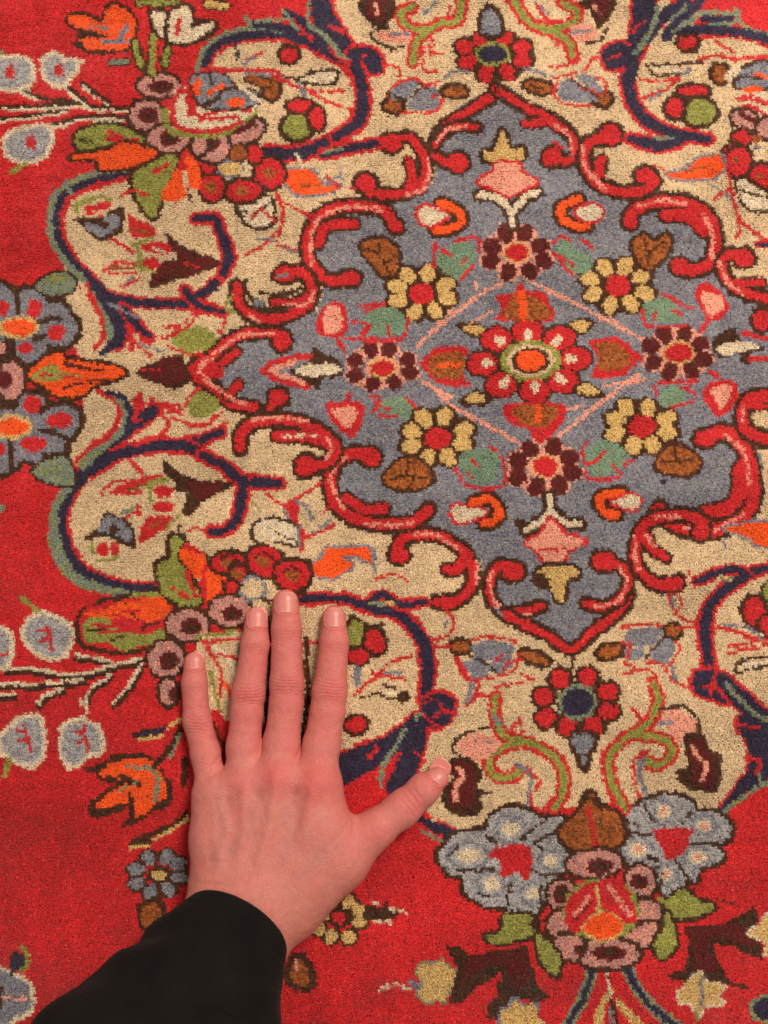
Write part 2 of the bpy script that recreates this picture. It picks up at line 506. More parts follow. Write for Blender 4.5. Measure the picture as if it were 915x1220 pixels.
F('N', '540,560 560,500 620,478 685,500 690,560 670,610 600,640 560,600', 'r', 3)
L('X', 1, '0,0 1,1'); L('N', [16, 24, 30, 34], '590,550 430,700 320,760 180,830', 'r', 2.6); L('N', [18, 26, 26], '540,620 490,780 430,910', 'r', 2.6)
L('N', [18, 22, 28, 32], '590,550 430,700 320,770 180,840')
L('S', 6, '545,570 470,640 430,720 370,810 360,900'); L('S', 3, '470,620 500,660'); L('r', 4, '300,780 340,730'); L('r', 4, '500,735 560,800'); L('r', 4, '640,560 690,570'); F('r', '250,880 320,840 340,900 330,960 240,960')
T(490, 740)
L('r', 3.5, '60,430 140,500'); L('N', 14, '0,470 10,560'); L('N', 15, '0,640 -20,700')
T(480, 930)
mo('vine')
L('N', [8, 14, 10], '60,170 150,210 240,250'); L('r', 3, '160,180 260,230 330,225'); L('S', 4, '80,225 150,262 200,290')
T(675, 540)
mo('vine')
vine([9, 10, 11, 12, 12, 11, 11], '930,515 810,560 700,640 635,740 640,900 660,1000 680,1060'); vine([7, 8, 6], '590,582 690,545 760,528 830,555', 2.4); E('S', 735, 568, 50, 13); L('Y', 4, '700,562 750,570'); L('N', 10, '810,560 700,640 635,740')
T(680, 740)
F('N', '560,240 640,222 720,270 740,330 700,372 640,350 570,330', 'r', 3)
L('N', [18, 24, 26], '690,270 800,380 940,510', 'r', 2.6); L('N', [20, 30, 28, 14, 6], '790,470 870,580 860,680 780,760 690,858', 'r', 2.6); L('N', 40, '880,560 940,640')
L('N', [18, 22, 24], '690,270 800,380 940,510'); L('S', 5, '715,290 790,380 860,430 940,470'); L('S', 4, '850,680 870,730 900,740')
L('r', 4, '750,465 850,490'); L('r', 5, '800,620 860,640 850,690'); L('r', 3.5, '640,290 640,340'); L('r', 3, '640,300 600,300'); L('S', 5, '940,735 850,760 760,820 700,865')
T(200, 0)
mo('vine')

vine([8, 10, 10, 10, 10, 12, 13, 13], '165,290 205,215 310,168 430,148 560,160 690,215 820,295 880,400 872,530 780,612 620,688 450,690', 3)
L('N', [11, 11, 10], '165,285 205,215 310,168 430,148 560,160'); L('S', 6, '138,310 140,260 190,195 300,140 430,122 520,138'); L('N', 9, '380,105 500,118 620,130'); L('S', 6, '350,75 370,105'); L('S', 4, '400,90 510,85 530,45'); L('N', [22, 26, 22], '690,-30 710,80 810,230', 'r', 3)
L('N', 12, '540,60 640,120 720,190'); L('S', 5, '640,20 640,110 700,150 760,220 820,285'); L('S', 4, '520,40 560,100 590,130'); L('N', 4, '305,190 320,260'); L('r', 4, '740,120 790,140'); L('r', 3, '570,90 640,170')
T(400, 0)
mo('vine')
F('N', '50,240 100,210 190,235 215,320 130,335 60,310', 'r', 3); vine([12, 12, 12, 10], '90,300 120,400 115,530 0,620', 3); L('S', 4, '0,230 50,265'); L('r', 3, '130,250 100,300')
vine([7, 9, 7], '-60,700 60,672 185,650', 3); L('S', 4, '-60,690 30,672'); L('N', 12, '90,280 118,400 112,520')
T(600, 0)
mo('vine')
vine([26, 22, 18, 12, 12, 12, 11, 9], '640,-30 635,60 605,200 565,340 585,460 650,545 760,600 930,632', 3)
L('N', [12, 16, 14], '830,0 740,60 620,200'); F('N', '450,230 530,190 600,230 580,290 480,312', 'r', 3); vine([9, 12, 12, 7], '580,630 700,660 780,645 830,625', 3); L('S', 4, '680,630 770,625')
L('N', 16, '600,220 580,340'); L('S', 6, '700,30 690,90 650,170 600,240'); L('S', 4, '830,20 780,80'); L('r', 3, '480,260 540,250'); L('r', 3, '590,140 640,90'); L('r', 3, '720,100 750,130'); L('N', 11, '585,460 650,545 760,600 930,632')
T(715, 0)
L('S', 6, '330,90 360,60 460,20'); L('S', 6, '400,110 460,60 600,60 625,95 500,110'); L('N', 8, '470,85 600,80'); L('S', 6, '620,40 640,100 700,140 820,160 915,210'); L('r', 5, '380,190 540,160 740,195 890,280')
L('N', [12, 12, 12, 12], '370,140 540,135 740,170 930,250'); L('N', 14, '300,160 400,60 450,10'); L('S', 4.5, '330,140 420,80 450,60')

# ---- left edge blossoms
T(0, 340)
for dy, G_, rr, oc, kk in ((0, '-20,0 45,20 75,60 105,20 190,30 215,78 280,80 312,130 345,170 335,232 285,272 212,270 200,322 120,348 70,300 60,240 -20,230', ((155, 105, 32, 45), (255, 212, 42, 38), (112, 282, 35, 28), (5, 100, 30, 38)), (85, 190), ('70,10 78,130', '175,165 240,145 270,155', '30,235 45,330', '150,245 200,235')),
                           (0, '85,500 180,500 220,545 330,555 360,610 330,680 285,690 295,755 200,760 170,800 90,790 60,830 -20,835 -20,560 50,570', ((145, 540, 45, 40), (270, 612, 60, 36), (150, 722, 62, 34), (5, 745, 20, 30)), (60, 645), ('170,570 220,550', '180,655 300,690', '48,700 50,820', '-20,510 60,560'))):
    mo('blossom')
    F('G', G_, 'K', 4.2)
    for q in kk:
        L('K', 7, q)
    for q in rr:
        su('petal'); E('r', *q)
    su(); E('Y', oc[0], oc[1], 95, 56); su('flower_center'); E('O', oc[0], oc[1], 75, 38)
mo('blossom'); E('m', 45, 430, 58, 85, 0, 'K'); E('M', 15, 425, 42, 42); E('K', 30, 540, 60, 30); E('K', 10, 330, 60, 30); E('m', 0, 285, 25, 25)
mo('leaf'); F('O', '125,410 175,345 270,305 300,335 480,360 565,400 420,460 370,500 280,505 200,460', 'K', 3.2); F('g', '135,412 190,370 250,360 300,395 440,400 300,420 220,440 150,430'); L('K', 3.5, '290,350 400,380 480,385'); L('K', 3.5, '290,470 370,440 500,430'); L('r', 3, '200,400 360,420'); L('r', 3, '160,380 200,420'); L('O', 5, '330,395 540,400')
mo('leaf'); F('S', '145,835 215,795 300,782 335,860 325,905 210,895 160,860', 'K', 2)
T(40, 180); mo('leaf'); F('S', '10,605 100,552 185,575 175,630 120,650 50,645', 'K', 2); E('g', 110, 580, 50, 14)
T(0, 340)
mo('leaf'); F('M', '610,385 700,350 740,320 830,322 850,390 880,420 800,472 770,470 700,440 640,415'); L('K', 4, '620,400 680,380 700,350'); L('K', 4, '820,330 850,430 780,470'); L('r', 2.5, '650,385 720,380')
T(0, 0, 1)
mo('leaf'); F('g', '204,404 220,392 240,388 258,402 250,414 228,420 212,415'); L('r', 3.5, '196,404 224,388 234,377'); L('r', 3, '200,412 226,422 256,424'); L('r', 4, '196,390 215,388')
mo('leaf'); F('g', '222,480 238,466 256,474 260,486 244,498 228,494'); L('r', 4, '200,492 220,486 224,472 240,462'); L('r', 3.5, '204,498 240,506 264,492'); L('r', 4, '225,508 240,505'); L('r', 4, '180,478 215,484')
mo('tendril'); L('r', 4, '150,385 158,405 180,425'); L('r', 6, '155,395 157,415'); L('G', 3, '165,410 195,420'); L('r', 3, '165,405 200,400 215,390')
mo('tendril'); L('r', 7, '165,470 170,490 160,500'); L('r', 4, '170,480 200,485 220,495'); L('r', 5, '180,475 200,510 160,530'); L('N', 7, '165,497 184,484')
T(220, 340); mo('tendril'); L('r', 3.5, '0,170 40,130 110,130 160,135'); L('N', 9, '0,20 60,90 170,122', 'r', 2.6); L('N', 8, '20,60 140,10', None); L('r', 3, '10,310 80,310'); L('r', 4, '30,630 90,640 140,590'); L('r', 3, '150,640 200,620')

# ---- flowers inside the left loops
T(40, 180)
mo('leaf'); F('M', '600,378 640,400 700,440 840,490 830,525 700,570 600,600 530,625 525,590 570,510 650,480 610,430'); L('K', 3.5, '530,610 600,580 690,570'); L('K', 3.5, '600,385 700,450 740,480')
mo('blossom'); F('K', '175,305 310,300 345,270 405,255 405,360 320,405 250,380 215,335'); F('G', '235,325 290,335 340,290 385,300 380,340 320,385 260,365'); E('K', 320, 335, 22, 20); L('r', 9, '245,262 335,245'); L('r', 4, '245,285 310,290'); L('g', 5, '190,245 290,205 350,220'); L('g', 4, '190,250 200,285'); L('r', 5, '360,400 450,455')
mo('leaf'); F('r', '425,290 480,310 550,350 540,385 450,390'); L('W', 4, '450,350 520,370'); L('g', 5, '450,420 540,395'); L('g', 6, '470,430 490,540'); F('r', '490,420 600,418 620,445 600,475 500,450'); E('r', 530, 510, 40, 28); L('r', 4.5, '315,545 390,508 470,515'); L('r', 3.5, '340,555 470,550'); L('W', 4, '360,530 450,530'); L('G', 4, '410,610 460,570'); L('r', 4, '400,620 480,580'); L('g', 4, '460,520 550,550')
L('w', 3, '545,440 640,485')
T(40, 480)
mo('leaf'); F('K', '590,255 640,300 700,330 780,350 895,358 890,380 790,440 740,480 710,520 670,490 690,430 620,395 640,370 585,310'); F('M', '720,350 870,365 760,440 710,400')
mo('leaf'); L('r', [4, 10, 8], '350,405 430,375 580,335'); L('W', 4, '430,395 510,375'); L('r', 5, '430,255 500,320'); L('r', 4, '480,405 360,410'); L('g', 6, '520,360 600,350'); L('g', 7, '525,380 530,440'); E('r', 590, 400, 50, 28); E('r', 590, 472, 52, 28); L('w', 3, '630,420 700,410'); F('r', '480,635 490,560 520,520 625,525 560,595'); L('W', 4, '520,570 580,540'); L('r', 4, '420,515 490,470'); L('g', 4, '600,570 670,500'); L('r', 6, '470,470 480,510')
mo('blossom'); F('K', '225,620 290,560 325,495 440,550 460,655 400,645 330,610 270,615'); F('G', '285,580 345,510 430,570 435,630 385,600 330,590'); E('K', 360, 570, 22, 20); E('r', 335, 665, 52, 34); L('w', 3, '340,620 345,690'); L('g', 6, '260,640 270,680'); L('g', 4, '290,720 390,705'); L('S', 4, '400,500 470,460')
mo('tendril'); L('K', 4, '550,770 555,720 600,690 605,600 655,590 660,550'); L('K', 3.5, '660,590 700,620 710,680 780,690')

# ---- lower left leaf pair, petals and roses
T(0, 640)
mo('leaf'); F('r', '380,340 530,285 720,262 785,330 745,440 640,505 520,515 375,480', 'K', 3.2)
F('O', '390,330 470,330 560,285 640,290 720,268 782,335 700,380 600,370 520,350'); L('O', 5, '400,350 530,365'); F('g', '380,375 480,370 540,420 640,445 740,420 730,465 560,515 480,480 390,480'); L('r', 3.5, '450,430 600,425'); L('K', 3, '400,420 480,420'); L('g', 6, '600,265 720,260'); L('K', 3, '560,290 600,340 620,370'); L('K', 3, '640,440 660,400 720,390'); L('r', 5, '420,400 540,405 600,430'); L('K', 3, '500,465 560,450'); L('r', 4, '560,340 640,330'); L('r', 6, '330,300 420,300')
T(40, 480)
mo('leaf'); F('g', '560,740 620,700 625,610 680,620 650,700 690,760 740,850 760,900 700,930 600,880 570,800', 'K', 3); L('r', 5, '630,840 700,885'); F('r', '680,640 700,760 760,800 770,900 800,880 860,790 870,740 800,740 770,680'); 
F('O', '660,690 690,655 720,685 775,690 770,760 745,800 690,740'); F('O', '785,780 810,745 860,740 862,810 815,900 785,880'); L('K', 3.5, '780,680 790,740'); L('K', 3.5, '870,740 880,820 840,900'); L('r', 5, '690,780 740,880')
T(0, 0, 1)
for q in ((223, 745, 24, 18, 227, 747, 13, 10), (274, 728, 24, 18, 276, 731, 13, 9), (198, 785, 21, 21, 201, 787, 12, 12), (200, 825, 10, 16, 206, 828, 5, 8)):
    mo('petal'); E('m', *q[:4], 0, 'K'); E('M', *q[4:]); E('K', q[4] + 2, q[5] + 1, q[6] * .5, q[7] * .5)
mo('palmette'); F('B', '240,760 300,752 420,760 430,800 360,850 260,860 235,800'); L('r', 6, '300,760 310,800 300,850'); L('S', 5, '285,770 288,850'); L('w', 6, '255,770 275,790 282,830'); L('r', 9, '240,850 270,862 300,868'); L('r', 4, '240,765 280,762 330,770 380,765'); L('r', 5, '246,770 262,800 262,830'); L('r', 4, '260,780 290,790 300,830'); L('g', 4, '232,760 280,752'); L('O', 5, '270,815 276,830'); L('g', 4, '250,800 262,850'); L('r', 5, '235,850 290,868'); L('K', 5, '236,830 262,880 268,890'); L('W', 5, '350,740 372,850'); L('K', 6, '320,735 322,800 314,880'); L('K', 6, '364,760 366,820 360,880')  # last dark strokes: rug outlines plus shade between fingers put into the dye
mo('leaf'); L('K', 4, '235,850 250,880 262,900'); L('r', 12, '256,850 272,872')
T(240, 520)
for q in ((285, 565, 82, 68), (415, 630, 82, 68), (125, 575, 75, 48), (165, 620, 35, 40)):
    mo('rose'); E('r', *q, 0, 'K', 3.4); su('flower_center'); E('X', q[0] - 5, q[1] + 5, 34, 24, 20); su(); L('M', 3, '%g,%g %g,%g %g,%g' % (q[0] - 45, q[1] - 10, q[0] - 5, q[1] - 38, q[0] + 45, q[1] - 10))
mo('bud'); E('B', 230, 690, 52, 44, 0, 'G', 2.5); E('r', 135, 685, 28, 28, 0, 'K', 2.5); L('K', 4, '270,740 330,750')
mo('leaf'); F('O', '503,590 555,548 580,508 760,508 775,575 700,545 640,548 685,590 600,640 520,632', 'G', 2.4); L('G', 3, '770,500 790,620'); L('K', 5, '490,560 500,640 460,720')
mo('leaf'); F('w', '235,420 295,378 400,395 440,460 430,490 330,470 260,480', 'K', 2.8); L('K', 3, '330,430 430,480'); L('w', 4, '300,400 430,430'); L('B', 5, '250,450 350,500 440,530')
mo('tendril'); L('r', 4, '300,260 370,315 430,285 540,212'); F('r', '385,300 440,275 435,385 400,360'); L('r', 5, '430,380 465,460 450,520'); L('r', 4.5, '465,465 530,440 605,400'); L('G', 3, '440,400 445,500'); L('G', 3, '500,440 590,385'); L('G', 3, '370,320 390,370')

# ---- upper left counterparts
T(240, 180)
mo('tendril'); L('r', 5, '345,190 370,290 345,400'); L('r', 4, '345,425 430,450'); L('r', 4, '370,230 490,290'); L('r', 4, '200,470 290,420 340,360'); L('G', 3.5, '250,400 330,400'); L('G', 3, '330,250 330,330'); L('G', 3, '430,460 370,440')
mo('leaf'); F('O', '385,90 500,88 550,150 635,158 560,192 440,192 390,150', 'G', 2.4); L('G', 4, '560,130 630,120'); L('W', 3, '450,150 540,155'); L('G', 3, '630,90 640,140')
mo('leaf'); F('w', '165,250 300,210 325,280 320,320 250,340 200,310', 'K', 2.8); L('K', 3.4, '190,275 250,270 310,240'); L('K', 4, '150,240 200,335')
for q in ((308, 100, 68, 66), (185, 180, 82, 48), (45, 160, 52, 62)):
    mo('rose'); E('r', *q, 0, 'K', 3.2); su('flower_center'); E('X', q[0] - 5, q[1], 28, 24); su()
mo('bud'); E('Y', 130, 75, 55, 30, 0, 'G', 2.5); E('r', 30, 80, 28, 20, 0, 'K', 2.5); E('r', 235, 10, 38, 38, 0, 'K', 2.5)
T(0, 0)
for q in ((720, 385, 95, 50, 730, 392, 60, 30), (662, 520, 75, 68, 672, 518, 46, 40), (760, 630, 92, 62, 770, 625, 44, 40), (958, 660, 85, 70, 953, 650, 48, 42), (905, 655, 30, 45, 900, 650, 5, 5)):
    mo('petal'); E('m', *q[:4], 0, 'K', 3); E('M', *q[4:]); E('K', q[4] + 5, q[5] + 4, q[6] * .5, q[7] * .4)
T(200, 0)
mo('petal'); E('m', 360, 600, 85, 42, -28, 'K', 3); L('M', 8, '310,600 390,560'); E('W', 320, 690, 40, 35, 0, 'K', 2)
mo('palmette'); L('g', 8, '-20,500 10,590 140,610 250,600 390,510'); F('w', '5,480 70,370 130,480 380,490 340,540 200,590 40,575'); L('r', 6, '75,370 20,480 50,580 220,590 330,555'); L('r', 5, '110,420 130,520 240,500 370,500'); L('r', 6, '90,430 100,520'); L('r', 5, '150,540 320,530'); L('r', 4, '20,440 100,400')
mo('leaf'); F('G', '105,345 250,335 310,395 395,420 405,470 280,490 150,475 120,400', 'K', 2); E('O', 132, 392, 18, 42); L('O', 5, '180,418 250,385'); E('O', 308, 465, 45, 22); L('K', 5, '160,475 230,440 260,400 380,405'); L('K', 4, '190,340 200,380')
mo('leaf'); E('W', 470, 400, 35, 50, 0, 'K', 3); L('W', 8, '370,350 450,380', 'K', 2); L('w', 5, '330,390 420,460')
T(0, 0)
mo('leaf'); F('g', '345,610 450,565 560,575 650,635 560,655 480,660 370,680 345,650', 'K', 2.8); L('r', 4, '490,600 550,620'); L('r', 7, '490,630 620,640'); F('O', '315,715 480,680 580,648 715,690 600,752 455,765 440,725', 'K', 2.8); L('K', 3, '350,630 420,650')
mo('leaf'); F('g', '600,790 700,730 780,700 800,740 750,850 720,930 690,990 620,900', 'K', 3); L('r', 6, '700,780 760,745'); L('r', 8, '760,900 830,730'); F('O', '730,900 780,800 810,760 840,860 835,905'); F('O', '840,700 895,740 910,850 860,850 850,780'); L('K', 3.5, '850,860 870,920'); L('K', 3, '600,810 600,870')
mo('blossom'); F('O', '315,75 380,65 465,100 480,40 530,20 610,90 595,200 540,222 410,228 365,180 500,165 330,115', 'K', 2.8); L('G', 4, '410,120 480,130'); L('G', 7, '540,180 575,120'); L('G', 4, '460,190 590,190'); L('K', 4, '350,150 450,170'); E('K', 355, 200, 30, 14)
mo('stem'); L('g', 7, '610,195 645,300', 'K', 2); L('g', 8, '700,165 690,330', 'K', 2); L('g', 7, '760,220 750,290', 'K', 2); L('r', 3, '715,180 705,310'); L('g', 6, '630,10 800,10', 'K', 2); L('S', 5, '505,285 580,278', 'K', 1.5)
mo('blossom'); F('w', '690,60 740,55 770,120 800,50 850,30 880,70 860,115 960,105 950,150 830,190 740,165 700,120', 'K', 3.2); L('r', 5, '820,90 800,165')
T(200, 0); mo('blossom'); F('w', '20,60 80,30 112,80 100,125 210,105 150,165 60,192 0,165', 'K', 3.2); L('r', 5, '50,90 40,160'); L('r', 8, '140,60 150,20'); L('Y', 8, '180,15 260,25', 'K', 2); L('K', 3, '130,80 240,95')
T(0, 0)
mo('stem')
for q in ('-20,490 200,488 340,478 450,498 570,498', '-20,548 150,530 300,505', '240,570 380,540 565,540', '290,390 400,480', '370,385 430,430 490,470', '100,415 180,450 350,470'):
    L('K', 7, ' '.join('%g,%g' % (float(u.split(',')[0]), float(u.split(',')[1]) - 8) for u in q.split()))
for q in ('-20,494 200,492 340,484 450,500 570,500', '-20,550 150,534 300,509', '240,572 380,544 565,542', '290,398 400,488', '370,393 430,438 490,478', '100,422 180,456'):
    L('w', 3.2, q)
for q, u in (((42, 330), '-30,275 50,268 115,275 140,310 135,370 95,395 40,398 -30,375'), ((262, 318), '205,268 255,252 300,280 345,285 325,330 285,375 230,368 202,325'), ((135, 650), '70,600 120,585 215,580 222,640 195,700 130,725 60,710 35,685 25,640')):
    mo('blossom'); F('a', u, 'w', 4); su('flower_center'); E('r', q[0] + 2, q[1], 20, 26); L('r', 3, '%g,%g %g,%g' % (q[0] + 10, q[1] - 35, q[0] + 20, q[1] + 30)); su()
T(0, 0); mo('stem'); L('w', 5, '290,270 370,275'); L('w', 4, '200,580 300,565')
mo('leaf'); L('g', 6, '40,785 110,745'); L('S', 4, '-10,230 15,240')

# ---- lower left stems and bell flowers
T(0, 640)
mo('stem')
SS = ('20,600 150,600 330,625 480,592 640,550', '-20,668 200,665 380,648', '-20,712 60,710', '170,755 210,715 280,692', '390,745 410,690 500,625', '510,755 570,690 640,580', '340,538 440,552 520,570')
for q in SS:
    L('K', 8.5, ' '.join('%g,%g' % (float(u.split(',')[0]) + 5, float(u.split(',')[1]) + 15) for u in q.split()))
for q in SS:
    L('w', [4.6, 2.6] * 9, q)
for q, u in (((208, 450), '125,395 165,365 200,355 245,370 300,400 315,450 300,510 245,545 170,520 115,450'), ((5, 490), '-30,430 25,435 42,500 20,580 -30,570'), ((105, 905), '60,855 115,825 170,830 190,895 180,990 145,1030 100,1025 45,995 20,975 15,910'), ((372, 915), '300,860 365,835 390,850 440,870 455,960 395,985 345,1030 310,1030 282,960 290,900')):
    mo('blossom'); F('a', u, 'w', 4.2); su('flower_center')
    if q[0] > 50:
        L('r', 4, '%g,%g %g,%g %g,%g' % (q[0] - 30, q[1] - 30, q[0] + 15, q[1] - 10, q[0] + 30, q[1] + 60)); L('r', 5, '%g,%g %g,%g' % (q[0] + 5, q[1] - 50, q[0] + 8, q[1] - 20)); L('r', 5, '%g,%g %g,%g' % (q[0] - 20, q[1] + 20, q[0] + 5, q[1] + 10))
    su()
L('r', 3.5, '-10,540 30,530'); mo('stem'); L('w', 5, '375,740 400,800')
mo('leaf'); L('g', 6, '95,270 170,335'); L('g', 7, '40,1010 20,1080')
T(0, 800)
mo('blossom'); F('O', '460,480 500,420 660,398 745,480 755,590 690,620 620,665 580,600 440,625 500,545 600,500', 'K', 2.8); L('S', 4, '580,435 660,440'); L('S', 6, '670,430 715,490 700,590'); L('K', 5, '470,492 560,478 640,520'); L('K', 7, '590,560 600,670'); L('K', 8, '400,450 470,430'); L('K', 8, '420,590 430,655 540,625'); L('K', 6, '560,700 660,655'); L('K', 6, '770,480 770,570 700,620'); L('K', 6, '500,390 660,380'); L('S', 3.5, '530,550 620,500'); L('r', 6, '755,460 765,480')
mo('stem'); L('K', 7, '590,780 680,745 780,700 850,640'); L('Y', 4, '595,800 690,768 790,715 850,665'); L('N', 5, '615,290 740,265', 'K', 1.5); L('Y', 4, '630,312 740,295'); L('K', 8, '700,435 770,350 820,260'); L('Y', 5, '770,250 820,215'); L('S', 4, '770,400 815,290'); L('K', 8, '838,480 842,400 835,520')
T(100, 900, 4.575)
ros('rosette', [(350, 560), (450, 552), (282, 622), (512, 592), (288, 702), (520, 665), (365, 745), (460, 735)], (408, 655), 9.5, 7, 'G', 'K', (9, 6), 'Y', None, 0, 3.6)
mo('leaf'); F('W', '330,820 400,790 430,870 380,920 345,910', 'K', 3); T(0, 1000); F('W', '640,310 700,295 735,340 670,400 645,380', 'K', 3); L('K', 4, '600,20 690,10'); L('Y', 3, '620,35 680,30')
mo('blossom'); F('G', '-20,610 50,620 120,660 138,760 90,800 -20,845', 'w', 4); L('P', 4, '0,720 110,725'); L('K', 6, '0,680 5,760')
mo('leaf'); E('N', 75, 555, 28, 32, 0, 'K', 1.5); L('g', 5, '90,490 122,520 118,570 95,600'); L('N', 5, '60,590 50,610')

# ---- half hidden gold rosette, brown leaves at the wrist
T(300, 1040, 5.0833)
ros('rosette', [(585, 175), (645, 225), (652, 302), (405, 342), (480, 390), (587, 392), (470, 190), (420, 260)], (525, 272), 9.5, 8, 'Y', 'K', (9, 7), 'r', None, 0, 3.2)
mo('leaf'); F('K', '680,200 790,210 800,160 830,210 895,240 860,275 720,285'); L('w', 3, '730,175 770,190'); L('w', 4, '750,300 840,300'); L('w', 3, '840,215 930,240')
mo('leaf'); F('W', '245,560 290,520 340,600 345,680 290,690 240,640', 'K', 5); E('P', 270, 570, 12, 40)
T(420, 1040, 5.0833)
mo('blossom'); F('Y', '385,600 440,545 500,562 540,528 590,585 650,605 610,650 640,690 590,700 560,780 510,760 460,792 400,740 425,665', 'S', 2); L('G', 7, '350,660 400,700'); L('w', 4, '160,720 250,680 350,710')
T(0, 0, 1)
mo('leaf'); F('K', '530,1127 546,1128 558,1138 600,1133 628,1127 636,1155 640,1175 656,1188 640,1196 615,1190 604,1218 580,1214 580,1200 592,1185 597,1160 570,1178 548,1198 535,1198 540,1175 545,1155', sm=False); F('M', '560,1142 600,1138 625,1135 630,1170 610,1180 600,1150 560,1165 550,1180 552,1160')
mo('leaf'); F('K', '814,1104 858,1103 882,1092 898,1080 905,1092 898,1112 908,1128 910,1146 878,1130 850,1124 858,1148 870,1170 895,1175 885,1180 860,1172 812,1170 793,1164 816,1154 822,1124', sm=False); F('M', '820,1108 880,1102 895,1110 895,1128 850,1115 846,1130 855,1155 830,1160 826,1130')
mo('blossom'); F('Y', '812,1180 824,1168 834,1160 843,1171 863,1176 856,1187 861,1197 842,1197 832,1210 825,1196 810,1193', 'w', 2); L('G', 4, '836,1165 836,1200'); L('g', 4, '828,1205 832,1215')
mo('blossom'); F('Y', '891,1112 906,1102 920,1088 935,1120 915,1138 912,1122', 'w', 2)
mo('blossom'); F('Y', '597,1208 605,1202 614,1191 622,1201 640,1197 638,1210 648,1220 640,1240 600,1240', 'G', 2)
mo('blossom'); E('N', 912, 1203, 15, 12, 0, 'S', 4)
mo('stem'); L('N', 7, '706,1158 694,1190 672,1230', 'S', 2.6); L('N', 8, '745,1152 766,1188 806,1225', 'S', 2.6); L('Y', 10, '716,1210 705,1250'); L('Y', 10, '738,1195 768,1230'); L('Y', 8, '728,1180 712,1210'); L('K', 5, '724,1155 728,1190 738,1225'); L('r', 4, '700,1210 716,1175'); L('G', 4, '728,1200 730,1220'); L('r', 4, '745,1180 772,1215'); L('w', 3, '722,1160 728,1185')

# ---- bottom bouquet
T(480, 930)
mo('blossom')
F('a', '180,300 260,240 370,225 400,170 480,125 580,140 620,175 730,175 745,230 705,262 750,330 742,405 690,440 645,480 620,592 540,605 460,580 380,570 290,520 265,440 200,415 165,350', 'K', 3.4)
LP = ((490, 222, 52, 46), (298, 340, 70, 42), (405, 470, 46, 46), (592, 512, 46, 36), (672, 365, 44, 30))
for q in LP:
    su('petal'); E('G', q[0], q[1], q[2] * 1.5, q[3] * 1.5); E('a', q[0], q[1], q[2] * 1.25, q[3] * 1.25); E('w', *q[:2], q[2] * .8, q[3] * .8)
su(); L('K', 4, '250,412 415,402'); L('K', 4.5, '492,470 475,530 470,585'); L('K', 4, '625,480 630,590'); L('K', 4, '575,400 640,432 740,415'); L('K', 6, '385,255 425,285'); L('K', 4, '540,270 590,222 660,175'); L('K', 4, '600,295 640,315'); L('K', 4, '720,215 600,292'); L('K', 3, '250,300 200,350'); L('K', 3, '350,520 420,540')
su('flower_center'); F('r', '388,345 440,300 560,295 592,370 565,455 520,420 450,440 440,370'); su()
T(675, 930)
mo('blossom')
F('a', '350,95 470,65 570,98 592,142 690,150 748,210 730,272 650,290 705,322 712,362 620,400 585,455 540,445 530,505 450,518 415,460 365,402 300,392 238,325 250,270 300,245 228,190 250,140 315,118', 'K', 3.4)
RP = ((442, 140, 32, 44), (628, 205, 42, 36), (600, 350, 52, 34), (325, 312, 50, 42), (455, 430, 38, 34))
for q in RP:
    su('petal'); E('G', q[0], q[1], q[2] * 1.5, q[3] * 1.5); E('a', q[0], q[1], q[2] * 1.25, q[3] * 1.25); E('w', *q[:2], q[2] * .8, q[3] * .8); E('P', q[0], q[1], q[2] * .4, q[3] * .4)
su(); L('K', 4, '565,145 530,195'); L('K', 4, '560,292 695,283'); L('K', 4, '500,370 560,455'); L('K', 4, '235,225 380,248'); L('K', 4, '345,105 400,185'); L('K', 6, '370,345 410,365'); L('K', 3, '330,400 420,400 440,470'); L('K', 4, '230,160 330,210')
su('flower_center'); F('r', '395,250 435,215 575,220 560,260 540,320 460,362 440,320'); su()
T(0, 0, 1)
mo('palmette'); F('X', '703,944 714,960 738,974 742,1000 722,1012 700,1018 676,1006 668,990 690,968', 'K', 3.5); L('K', 4, '690,965 703,950 716,965'); su('vein'); L('r', 6, '701,965 706,985 709,1006'); su()
T(675, 930)
PM = ((130, 378, 125, 60, -5, 150, 392, 68, 34), (340, 455, 72, 62, 45, 330, 462, 46, 38), (365, 600, 68, 52, 0, 372, 668, 52, 18), (345, 710, 85, 50, -30, 330, 660, 20, 10), (185, 790, 150, 62, 0, 195, 785, 76, 36), (-20, 520, 62, 72, 0, -25, 515, 42, 46), (-25, 660, 60, 62, 0, -20, 720, 34, 26), (10, 760, 72, 58, 0, 60, 770, 26, 26))
for q in PM:
    mo('petal'); E('m', *q[:5], 'K', 3)
    E('M', *q[5:]); E('K', q[5] + 4, q[6] - 3, q[7] * .5, q[8] * .5)
mo('palmette'); E('g', 160, 590, 178, 148, 0, None); F('r', '0,560 60,490 130,455 240,455 300,540 315,640 220,640 150,590 90,680 10,680'); L('p', 6, '40,610 100,530'); L('p', 6, '190,480 290,610'); L('Y', 3.5, '130,480 150,560 140,600'); L('M', 2.5, '30,640 110,560'); L('g', 4, '155,580 200,640')
su('flower_center'); E('O', 168, 665, 88, 62, 0, 'Y', 1.5); su()
T(480, 930)
mo('leaf'); F('g', '375,710 445,695 465,612 540,612 605,640 580,705 440,742', 'K', 3); E('K', 600, 650, 20, 30)
mo('leaf'); F('g', '610,700 640,720 690,770 715,820 700,890 640,840 612,760', 'K', 3)
T(675, 930)
mo('leaf'); F('g', '450,550 540,495 580,540 670,570 625,608 500,630', 'K', 3); L('g', 5, '420,540 470,560'); 
mo('leaf'); F('g', '455,600 480,640 500,720 480,780 430,810 400,750 440,680', 'K', 3)
mo('tendril'); L('K', 3, '680,545 760,560')

